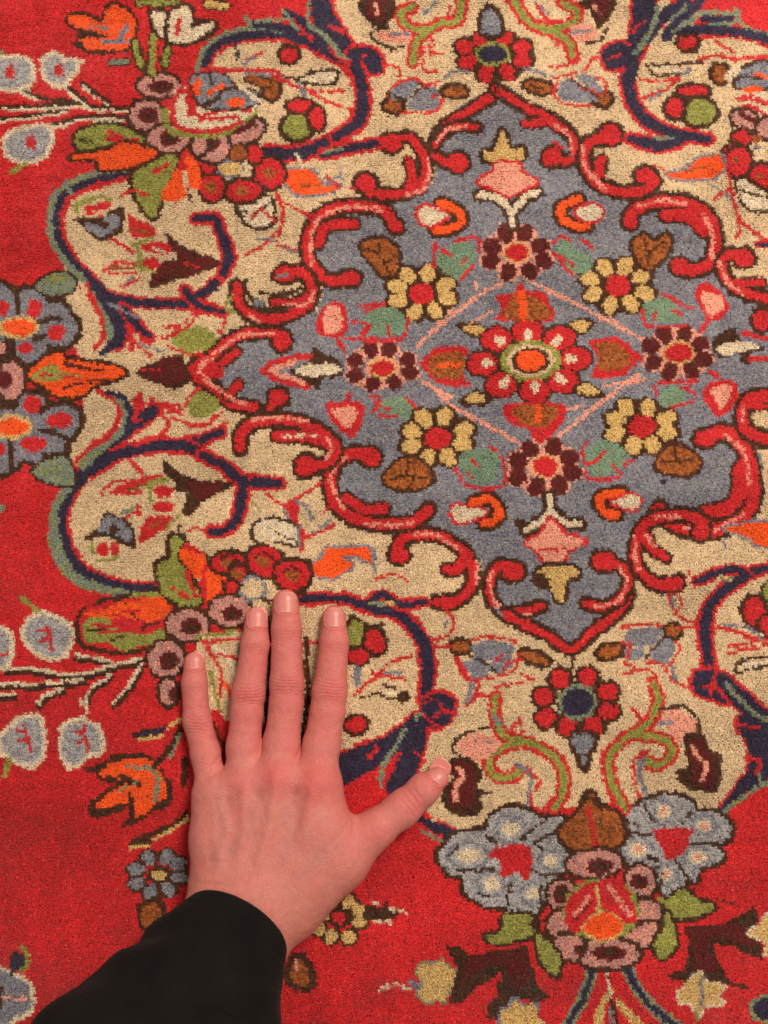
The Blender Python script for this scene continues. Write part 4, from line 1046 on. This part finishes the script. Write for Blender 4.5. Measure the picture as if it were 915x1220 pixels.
def cap(P, a, b):
    ab = b[:3] - a[:3]
    zs = .5 * (a[4] + b[4])
    S = np.array([1, 1, 1 / zs])
    A, B, Q = a[:3] * S, b[:3] * S, P * S
    d = B - A
    t = np.clip(((Q - A) @ d) / (d @ d), 0, 1)
    return np.linalg.norm(Q - A - t[:, None] * d, axis=1) - (a[3] + (b[3] - a[3]) * t)

def smin(a, b, k):
    h = np.clip(.5 + .5 * (b - a) / k, 0, 1)
    return b + (a - b) * h - k * h * (1 - h)

def chain(P, c, k=2.5):
    d = cap(P, c[0], c[1])
    for i in range(1, len(c) - 1):
        d = smin(d, cap(P, c[i], c[i + 1]), k)
    return d

def line(P, *q):
    """distance in plan to a polyline of photo points at height z, and position along it"""
    best = np.full(len(P), 1e9); al = np.zeros(len(P)); run = 0
    W = [np.array(at(a, b, z * .001)[:2]) * 1000 for a, b, z in q]
    for A, B in zip(W[:-1], W[1:]):
        d = B - A; Lg = np.linalg.norm(d)
        t = np.clip(((P[:, :2] - A) @ d) / Lg**2, 0, 1)
        e = np.linalg.norm(P[:, :2] - A - t[:, None] * d, axis=1)
        k = e < best
        best = np.where(k, e, best); al = np.where(k, run + t * Lg, al); run += Lg
    return best, al / run

def hand_sdf(P):
    palm = chain(P, PALM[0], 6)
    for c in PALM[1:]:
        palm = smin(palm, chain(P, c, 6), 9)
    palm = smin(palm, chain(P, ARM, 12), 12)
    th = chain(P, CH['thumb'], 4)
    d = smin(palm, th, 10)
    for n_, k in (('little', 4.5), ('ring', 5), ('middle', 5), ('index', 5)):
        c = CH[n_]
        f_ = chain(P, c, 2.5)
        d = smin(d, smin(palm, f_, k), 1.2)
    return smax(d, -(P[:, 2] + 1.2), 2.0)

def smax(a, b, k):
    return -smin(-a, -b, k)

def surface_nets(F, lo, hi, h):
    ax = [np.arange(lo[i], hi[i] + h, h) for i in range(3)]
    n = [len(a) for a in ax]
    V_ = np.empty(n, np.float32)
    YZ = np.stack(np.meshgrid(ax[1], ax[2], indexing='ij'), -1).reshape(-1, 2)
    for i0 in range(0, n[0], 12):
        xs = ax[0][i0:i0 + 12]
        P = np.hstack([np.repeat(xs, len(YZ))[:, None], np.tile(YZ, (len(xs), 1))])
        V_[i0:i0 + len(xs)] = F(P).reshape(len(xs), n[1], n[2])
    s = V_ < 0
    c = [s[a:n[0] - 1 + a, b:n[1] - 1 + b, e:n[2] - 1 + e] for a in (0, 1) for b in (0, 1) for e in (0, 1)]
    act = np.zeros(c[0].shape, int)
    for q in c:
        act += q
    cells = np.argwhere((act > 0) & (act < 8))
    idx = np.full(act.shape, -1); idx[tuple(cells.T)] = np.arange(len(cells))
    acc = np.zeros((len(cells), 3)); cnt = np.zeros(len(cells))
    cor = [np.array(q) for q in ((0,0,0),(0,0,1),(0,1,0),(0,1,1),(1,0,0),(1,0,1),(1,1,0),(1,1,1))]
    for a in range(8):
        for b in range(a + 1, 8):
            if np.abs(cor[a] - cor[b]).sum() != 1:
                continue
            va = V_[tuple((cells + cor[a]).T)]; vb = V_[tuple((cells + cor[b]).T)]
            k = (va < 0) != (vb < 0)
            t = np.where(k, va / np.where(k, va - vb, 1), 0)
            acc += k[:, None] * (cor[a] + t[:, None] * (cor[b] - cor[a])); cnt += k
    vs = (cells + acc / cnt[:, None]) * h + np.array(lo)
    fs = []
    for a in range(3):
        sl0 = [slice(1, -1)] * 3; sl1 = [slice(1, -1)] * 3
        sl0[a] = slice(0, -1); sl1[a] = slice(1, None)
        s0, s1 = s[tuple(sl0)], s[tuple(sl1)]
        for flip, kk in ((0, s0 & ~s1), (1, ~s0 & s1)):
            e = np.argwhere(kk)
            g = e + 1; g[:, a] -= 1
            b, c_ = (a + 1) % 3, (a + 2) % 3
            db = np.zeros(3, int); db[b] = 1; dc = np.zeros(3, int); dc[c_] = 1
            q = [idx[tuple((g - u).T)] for u in (db * 0, db, db + dc, dc)]
            q = np.stack(q, 1)
            fs.append(q[:, ::-1] if flip else q)
    fs = np.vstack(fs)
    return vs, fs[(fs >= 0).all(1)]

def subdivide(v, f):
    n = len(v)
    e = np.concatenate([np.stack([f[:, i], f[:, (i + 1) % 4]], 1) for i in range(4)])
    es = np.sort(e, 1)
    u, inv = np.unique(es[:, 0].astype(np.int64) * n + es[:, 1], return_inverse=True)
    mid = .5 * (v[u // n] + v[u % n])
    fc = v[f].mean(1)
    m_ = len(f)
    E_ = [n + inv[i * m_:(i + 1) * m_] for i in range(4)]
    C_ = n + len(u) + np.arange(m_)
    out = [np.stack([f[:, i], E_[i], C_, E_[(i + 3) % 4]], 1) for i in range(4)]
    return np.vstack([v, mid, fc]), np.vstack(out)

def grad(F, P, e=.15):
    g = np.stack([F(P + np.eye(3)[i] * e) - F(P - np.eye(3)[i] * e) for i in range(3)], 1)
    return g / (np.linalg.norm(g, axis=1)[:, None] + 1e-9)

allp = np.vstack([np.vstack(v) for v in list(CH.values()) + PALM] + [np.vstack(ARM)])
lo = (allp[:, :3] - allp[:, 3:4]).min(0) - 4; hi = (allp[:, :3] + allp[:, 3:4]).max(0) + 4
lo[2] = -4
hv, hf = surface_nets(hand_sdf, lo, hi, 1.3)
hv, hf = subdivide(hv, hf)
for _ in range(3):
    hv = hv - np.clip(hand_sdf(hv), -.8, .8)[:, None] * grad(hand_sdf, hv)
hv, hf = subdivide(hv, hf)
hn = grad(hand_sdf, hv)
hv = hv - hand_sdf(hv)[:, None] * hn
up = np.clip(hn[:, 2] * 1.6, 0, 1)

# relief of the skin
disp = np.zeros(len(hv))
def groove(px, py, ang, length, depth, wid, z, bend=0.0):
    """a crease across a joint"""
    global disp
    x, y, _ = at(px, py, z * .001)
    a = math.radians(ang)
    dx, dy = hv[:, 0] - x * 1000, hv[:, 1] - y * 1000
    s_ = dx * math.cos(a) + dy * math.sin(a); t_ = -dx * math.sin(a) + dy * math.cos(a)
    t_ = t_ + bend * (s_ / length)**2 * 4 - .25 * vnoise(s_ * .7, s_ * 0 + px, 31)
    disp -= depth * np.exp(-(t_ / wid)**2) * np.exp(-(s_ / (length * .5))**4) * up
for (x, y, a, ln, zz) in ((295.5, 828, 3, 15, 17), (341, 815, -3, 15, 18), (394, 823, -6, 15, 18), (234, 866, -4, 12, 15)):
    for q, dp in ((-11, .18), (-7, .30), (-3.2, .42), (0.4, .34), (4, .42), (7.6, .26), (11, .16)):
        groove(x, y + q, a, ln * (1 - abs(q) * .022), dp * .95, .55, zz, bend=(.6 if q > 0 else -.6) * abs(q) / 6)
for (x, y, a, ln, zz) in ((304, 772, 2, 11, 15), (341, 752, -2, 12, 15.5), (398, 769, -4, 12, 15.5), (231, 820, 0, 9, 13.5)):
    for q, dp in ((-3.5, .16), (0, .24), (3.5, .16)):
        groove(x, y + q, a, ln, dp * .9, .55, zz)
for (x, y, a, ln, zz) in ((489, 957, -50, 14, 20), (484, 961, -50, 12, 20), (494, 953, -50, 12, 20), (500, 950, -52, 10, 20)):
    groove(x, y, a, ln, .3, .5, zz, .4)
for (x, y, a, ln, zz, dp) in ((258, 1051, 2, 26, 30, .25), (262, 1026, 0, 14, 28, .15), (252, 912, 55, 12, 20, .35), (419, 974, -80, 14, 16, .5)):
    groove(x, y, a, ln, dp, .7, zz, .5)
def ridge(hgt, wid, z, *q, colour=None):
    global disp
    d, al = line(hv, *[(a, b, z) for a, b in q])
    k = np.exp(-(d / wid)**2) * up * np.clip(np.minimum(al, 1 - al) * 6, 0, 1)
    disp += hgt * k
    return k
ridge(1.2, 3.2, 27, (290, 925), (290, 985), (285, 1040))
ridge(1.4, 3.2, 27, (331, 918), (322, 980), (305, 1045))
ridge(1.1, 3.4, 27, (378, 925), (362, 985), (330, 1050))
ridge(.5, 3.0, 26, (250, 935), (256, 990), (262, 1040))
veins = ridge(.8, 2.6, 27, (262, 935), (262, 965), (270, 990), (262, 1015), (268, 1040))
veins = np.maximum(veins, ridge(.75, 2.5, 27, (300, 945), (303, 975), (290, 1002), (270, 1018), (250, 1022)))
veins = np.maximum(veins, ridge(.35, 2.6, 27, (392, 1000), (375, 1025), (350, 1050)))
veins = np.maximum(veins, ridge(.35, 2.4, 27, (338, 950), (345, 990), (335, 1030)))
for x, y, r_, hg in ((308, 945, 5, -.7), (352, 945, 5, -.6), (270, 955, 5, -.6), (310, 990, 7, -.4), (290, 925, 8, .9), (331, 918, 8.5, 1.2), (379, 925, 9, 1.0), (252, 940, 7, .9), (447, 990, 9, .6)):
    X_, Y_, _ = at(x, y, .026)
    disp += hg * np.exp(-(((hv[:, 0] - X_ * 1000)**2 + (hv[:, 1] - Y_ * 1000)**2) / r_**2)) * up
disp += .10 * vnoise(hv[:, 0] * .35, hv[:, 1] * .35, 41) + .05 * vnoise(hv[:, 0] * .9, hv[:, 1] * .9, 42)

# nails: frame at the tip of each digit
NAILS = {'little': (231, 788, 93, 8.6, 8.6, 12.5), 'ring': (305.3, 736, 92, 10.2, 10.4, 13.5), 'middle': (340, 718, 90, 11.2, 11.2, 14.5),
         'index': (398, 736, 88, 10.2, 10.2, 14.3), 'thumb': (526.5, 923, 50, 11.0, 10.5, 17)}
nail_mask = np.zeros(len(hv))
def nail_frame(k):
    px, py, ang, L_, W_, z = NAILS[k]
    x, y, _ = at(px, py, z * .001)
    a = math.radians(ang)
    return np.array([x * 1000, y * 1000]), np.array([math.cos(a), math.sin(a)]), np.array([math.sin(a), -math.cos(a)]), L_, W_, z
for k in NAILS:
    c0, e, s_, L_, W_, z = nail_frame(k)
    dd = hv[:, :2] - c0
    u_, v_ = dd @ e / (L_ * .5), dd @ s_ / (W_ * .5)
    r_ = (np.abs(u_)**2.6 + np.abs(v_)**3.2)**(1 / 2.8)
    near_ = (np.abs(hv[:, 2] - z) < 9) & (hn[:, 2] > .1)
    disp -= near_ * .42 * (1 / (1 + np.exp((r_ - 1.0) * 22)))
    disp += near_ * .34 * np.exp(-((r_ - 1.16) / .13)**2) * (u_ < .7)
    nail_mask = np.maximum(nail_mask, near_ * np.clip(1.3 - r_, 0, 1))
hv2 = hv + .82 * disp[:, None] * hn

# colour of the skin: redder joints and finger ends, paler back, faint blue veins
base = lin((208, 126, 116)); pink = lin((210, 94, 92)); tan = lin((188, 118, 98)); blue = lin((168, 128, 122))
wk = np.zeros(len(hv))
def spot(px, py, r_, a, z=.016):
    global wk
    X_, Y_, _ = at(px, py, z)
    wk = np.maximum(wk, a * np.exp(-(((hv[:, 0] - X_ * 1000)**2 + (hv[:, 1] - Y_ * 1000)**2) / r_**2)))
for q in ((231, 790, 8, .9), (305, 738, 9, .85), (340, 718, 9, .85), (398, 738, 9, .85), (528, 925, 9, .9), (295, 828, 9, .75), (341, 815, 9, .7), (394, 823, 9, .75), (234, 864, 8, .6),
          (378, 925, 11, .8), (331, 922, 9, .7), (290, 930, 8, .45), (489, 957, 10, .5), (341, 755, 9, .6), (304, 772, 8, .6), (398, 770, 8, .6), (392, 870, 9, .5), (340, 870, 10, .45), (440, 985, 12, .35)):
    spot(*q)
fing = np.clip((hv[:, 1] - at(300, 935, .02)[1] * 1000) / 25, 0, 1)
wk = np.clip(np.maximum(wk, .38 * fing) + .12 * vnoise(hv[:, 0] * .12, hv[:, 1] * .12, 51), 0, 1)[:, None]
skin = base * (1 - wk) + pink * wk
tn = np.clip((at(0, 1010, .02)[1] * 1000 - hv[:, 1]) / 40, 0, .7)[:, None]
skin = skin * (1 - tn * .6) + tan * tn * .6
skin = skin * (1 - .5 * veins[:, None] * .5) + blue * .25 * veins[:, None]
mot = .5 + .5 * vnoise(hv[:, 0] * .16 + 7, hv[:, 1] * .16, 57) * .6 + .25 * vnoise(hv[:, 0] * .4, hv[:, 1] * .4, 58)
skin = skin * (1 + (np.clip(mot, 0, 1)[:, None] - .5) * np.array([-.02, .14, .12]))
skin *= (1 + .05 * vnoise(hv[:, 0] * .5, hv[:, 1] * .5, 52) + .04 * vnoise(hv[:, 0] * 1.4, hv[:, 1] * 1.4, 53))[:, None]
skin *= (1 + np.clip(disp, -.5, 0) * .35 * (nail_mask < .05))[:, None]  # shade of creases and hollows put into the skin colour

m_skin, n, l, b = mat('skin')
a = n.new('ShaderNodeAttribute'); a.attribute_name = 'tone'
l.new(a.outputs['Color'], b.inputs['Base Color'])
b.inputs['Roughness'].default_value = .52
b.inputs['Specular IOR Level'].default_value = .4
b.inputs['Subsurface Weight'].default_value = .25
b.inputs['Subsurface Radius'].default_value = (1.0, .35, .2)
b.inputs['Subsurface Scale'].default_value = .003
tc = n.new('ShaderNodeTexCoord')
vo = n.new('ShaderNodeTexVoronoi'); vo.feature = 'DISTANCE_TO_EDGE'; vo.inputs['Scale'].default_value = 900
no = n.new('ShaderNodeTexNoise'); no.inputs['Scale'].default_value = 450; no.inputs['Detail'].default_value = 4
l.new(tc.outputs['Object'], vo.inputs['Vector']); l.new(tc.outputs['Object'], no.inputs[0])
mr = n.new('ShaderNodeMapRange'); mr.inputs[2].default_value = .18
l.new(vo.outputs['Distance'], mr.inputs[0])
ad = n.new('ShaderNodeMath'); ad.operation = 'ADD'
l.new(mr.outputs[0], ad.inputs[0]); l.new(no.outputs[0], ad.inputs[1])
bp = n.new('ShaderNodeBump'); bp.inputs['Strength'].default_value = .5; bp.inputs['Distance'].default_value = .00025
l.new(ad.outputs[0], bp.inputs['Height']); l.new(bp.outputs[0], b.inputs['Normal'])

me = mesh_np('person', hv2 * .001, hf, True)
at_ = me.attributes.new('tone', 'FLOAT_COLOR', 'POINT')
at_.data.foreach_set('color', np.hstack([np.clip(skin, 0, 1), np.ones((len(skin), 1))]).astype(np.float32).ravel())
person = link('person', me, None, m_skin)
person['label'] = 'left hand in a black sleeve lying palm down with spread fingers on the rug'
person['category'] = 'person'
person.location.z = -.0014

# fingernails
m_nail, n, l, b = mat('fingernail')
a = n.new('ShaderNodeAttribute'); a.attribute_name = 'tone'
l.new(a.outputs['Color'], b.inputs['Base Color'])
b.inputs['Roughness'].default_value = .38; b.inputs['Subsurface Weight'].default_value = .3; b.inputs['Subsurface Scale'].default_value = .002
def top_height(xy, z0):
    """height of the skin over a plan point"""
    z = np.full(len(xy), z0 + 12.)
    for _ in range(60):
        z -= np.clip(hand_sdf(np.column_stack([xy, z])), -2, 2) * .7
    return z
for k in NAILS:
    c0, e, s_, L_, W_, z = nail_frame(k)
    nu_, nw_ = 20, 18
    uu, vv = np.meshgrid(np.linspace(-1, 1, nu_), np.linspace(-1, 1, nw_), indexing='ij')
    # squircle so the plate has rounded corners
    lim = (1 - np.abs(uu)**3.4 * .42)
    pu = uu * (1 + .10 * (uu > 0) * (1 - vv**2)) ; pv = vv * lim
    xy = c0 + (pu.ravel() * L_ * .5)[:, None] * e + (pv.ravel() * W_ * .5)[:, None] * s_
    zt = top_height(xy, z)
    zt = np.maximum(zt, np.median(zt) - 3.2)
    lift = .12 + .22 * (1 - vv.ravel()**2) + .25 * np.clip(uu.ravel(), 0, 1)**3
    top = np.column_stack([xy, zt - .27 + lift])
    bot = top - [0, 0, .5]
    vs = np.vstack([top, bot]); N = nu_ * nw_
    fs = []
    for i in range(nu_ - 1):
        for j in range(nw_ - 1):
            q = i * nw_ + j
            fs.append([q, q + nw_, q + nw_ + 1, q + 1]); fs.append([N + q, N + q + 1, N + q + nw_ + 1, N + q + nw_])
    rim = [i * nw_ for i in range(nu_)] + [(nu_ - 1) * nw_ + j for j in range(1, nw_)] + [i * nw_ + nw_ - 1 for i in range(nu_ - 2, -1, -1)] + list(range(nw_ - 2, 0, -1))
    for p_, q_ in zip(rim, rim[1:] + rim[:1]):
        fs.append([p_, N + p_, N + q_, q_])
    nm_ = mesh_np('fingernail', vs * .001, np.array(fs), True)
    u1 = np.concatenate([uu.ravel()] * 2); v1 = np.concatenate([vv.ravel()] * 2)
    free = np.clip((u1 - .86 + .08 * v1**2) * 9, 0, 1)[:, None]; moon = np.clip((-.62 - u1 - .25 * v1**2) * 6, 0, 1)[:, None]
    free = free * .55
    colr = lin((218, 130, 122)) * (1 - free) + lin((226, 180, 160)) * free
    colr = colr * (1 - .4 * moon) + lin((222, 150, 134)) * .4 * moon
    q = nm_.attributes.new('tone', 'FLOAT_COLOR', 'POINT')
    q.data.foreach_set('color', np.hstack([colr, np.ones((len(colr), 1))]).astype(np.float32).ravel())
    link('fingernail', nm_, person, m_nail)

# ---------------------------------------------------------------- sleeve
m_cl, n, l, b = mat('black_cloth')
tc = n.new('ShaderNodeTexCoord')
no = n.new('ShaderNodeTexNoise'); no.inputs['Scale'].default_value = 900; no.inputs['Detail'].default_value = 3
n2 = n.new('ShaderNodeTexNoise'); n2.inputs['Scale'].default_value = 60; n2.inputs['Detail'].default_value = 4
l.new(tc.outputs['Object'], no.inputs[0]); l.new(tc.outputs['Object'], n2.inputs[0])
cr = n.new('ShaderNodeValToRGB'); cr.color_ramp.elements[0].position = .35; cr.color_ramp.elements[1].position = .8
cr.color_ramp.elements[0].color = (.003, .0022, .0018, 1); cr.color_ramp.elements[1].color = (.009, .0065, .0055, 1)
l.new(n2.outputs[0], cr.inputs[0]); l.new(cr.outputs[0], b.inputs['Base Color'])
b.inputs['Roughness'].default_value = .9; b.inputs['Specular IOR Level'].default_value = .2
b.inputs['Sheen Weight'].default_value = .02; b.inputs['Sheen Roughness'].default_value = .6
bp = n.new('ShaderNodeBump'); bp.inputs['Strength'].default_value = .8; bp.inputs['Distance'].default_value = .0006
l.new(no.outputs[0], bp.inputs['Height']); l.new(bp.outputs[0], b.inputs['Normal'])

SL = np.array([J3(281, 1108, 67, 25, .70), J3(262, 1142, 86, 30, .68), J3(236, 1190, 108, 38, .66), J3(200, 1255, 132, 50, .66), J3(150, 1340, 160, 66, .68), J3(80, 1440, 175, 84, .7)])
def sleeve_rings(t0, t1, nr, ns, extra, fold):
    T_ = np.linspace(t0, t1, nr); V0 = []
    for t in T_:
        tt = max(t, 0); i = min(int(tt), len(SL) - 2); f_ = tt - i
        f2 = f_
        c = SL[i] * (1 - f2) + SL[i + 1] * f2
        ax_ = SL[min(i + 1, len(SL) - 1)][:3] - SL[i][:3]
        if i > 0:
            ax_ = ax_ * (.5 + .5 * f_) + (SL[i][:3] - SL[i - 1][:3]) * (.5 - .5 * f_)
        ax_ = ax_ / np.linalg.norm(ax_)
        side = np.cross(ax_, [0, 0, 1]); side /= np.linalg.norm(side)
        upv = np.cross(side, ax_)
        th = np.linspace(0, 2 * np.pi, ns, endpoint=False)
        rr = c[3] + extra
        fo = 1 + fold * min(max(t, 0), 1.5)**1.3 * (.030 * np.sin(3 * th + 2.1 * t + 1) + .010 * np.sin(7 * th - 3.4 * t) + .016 * np.sin(5 * th + 5 * t + 2)) + .004 * np.sin(3 * th + 1)
        p = c[:3] + (rr * np.cos(th) * fo)[:, None] * side + (rr * c[4] * np.sin(th) * fo)[:, None] * upv
        fw = -np.array([ax_[0], ax_[1], 0]) / np.hypot(ax_[0], ax_[1])
        p += (13.0 * np.exp(-max(t, 0) * 1.3) * np.clip(np.sin(th), 0, 1))[:, None] * fw
        p[:, 2] = np.maximum(p[:, 2], .2 + .4 * np.sin(5 * th))
        V0.append(p)
    return np.array(V0)
def tube(R):
    nr, ns = R.shape[:2]
    i, j = np.meshgrid(np.arange(nr - 1), np.arange(ns), indexing='ij'); i, j = i.ravel(), j.ravel()
    return np.stack([i * ns + j, i * ns + (j + 1) % ns, (i + 1) * ns + (j + 1) % ns, (i + 1) * ns + j], 1)
# outer skin, turned over at the edge and run back inside
outer = sleeve_rings(0, 4.9, 150, 160, 0, 1)
inner = sleeve_rings(.35, 0, 10, 160, -1.6, 1)
lip = np.array([sleeve_rings(-0, 0, 1, 160, -.8, 1)[0] + (SL[0][:3] - SL[1][:3]) / np.linalg.norm(SL[0][:3] - SL[1][:3]) * .8])
R_ = np.concatenate([inner, lip, outer])
_d = np.abs(np.linspace(0, 4.9, 150) - .30)
for _k in np.where(_d < .05)[0]:
    c_ = R_[11 + _k].mean(0); R_[11 + _k] = c_ + (R_[11 + _k] - c_) * .985
sl_ = link('sleeve', mesh_np('sleeve', R_.reshape(-1, 3) * .001, tube(R_)[:, ::-1], True), person, m_cl)
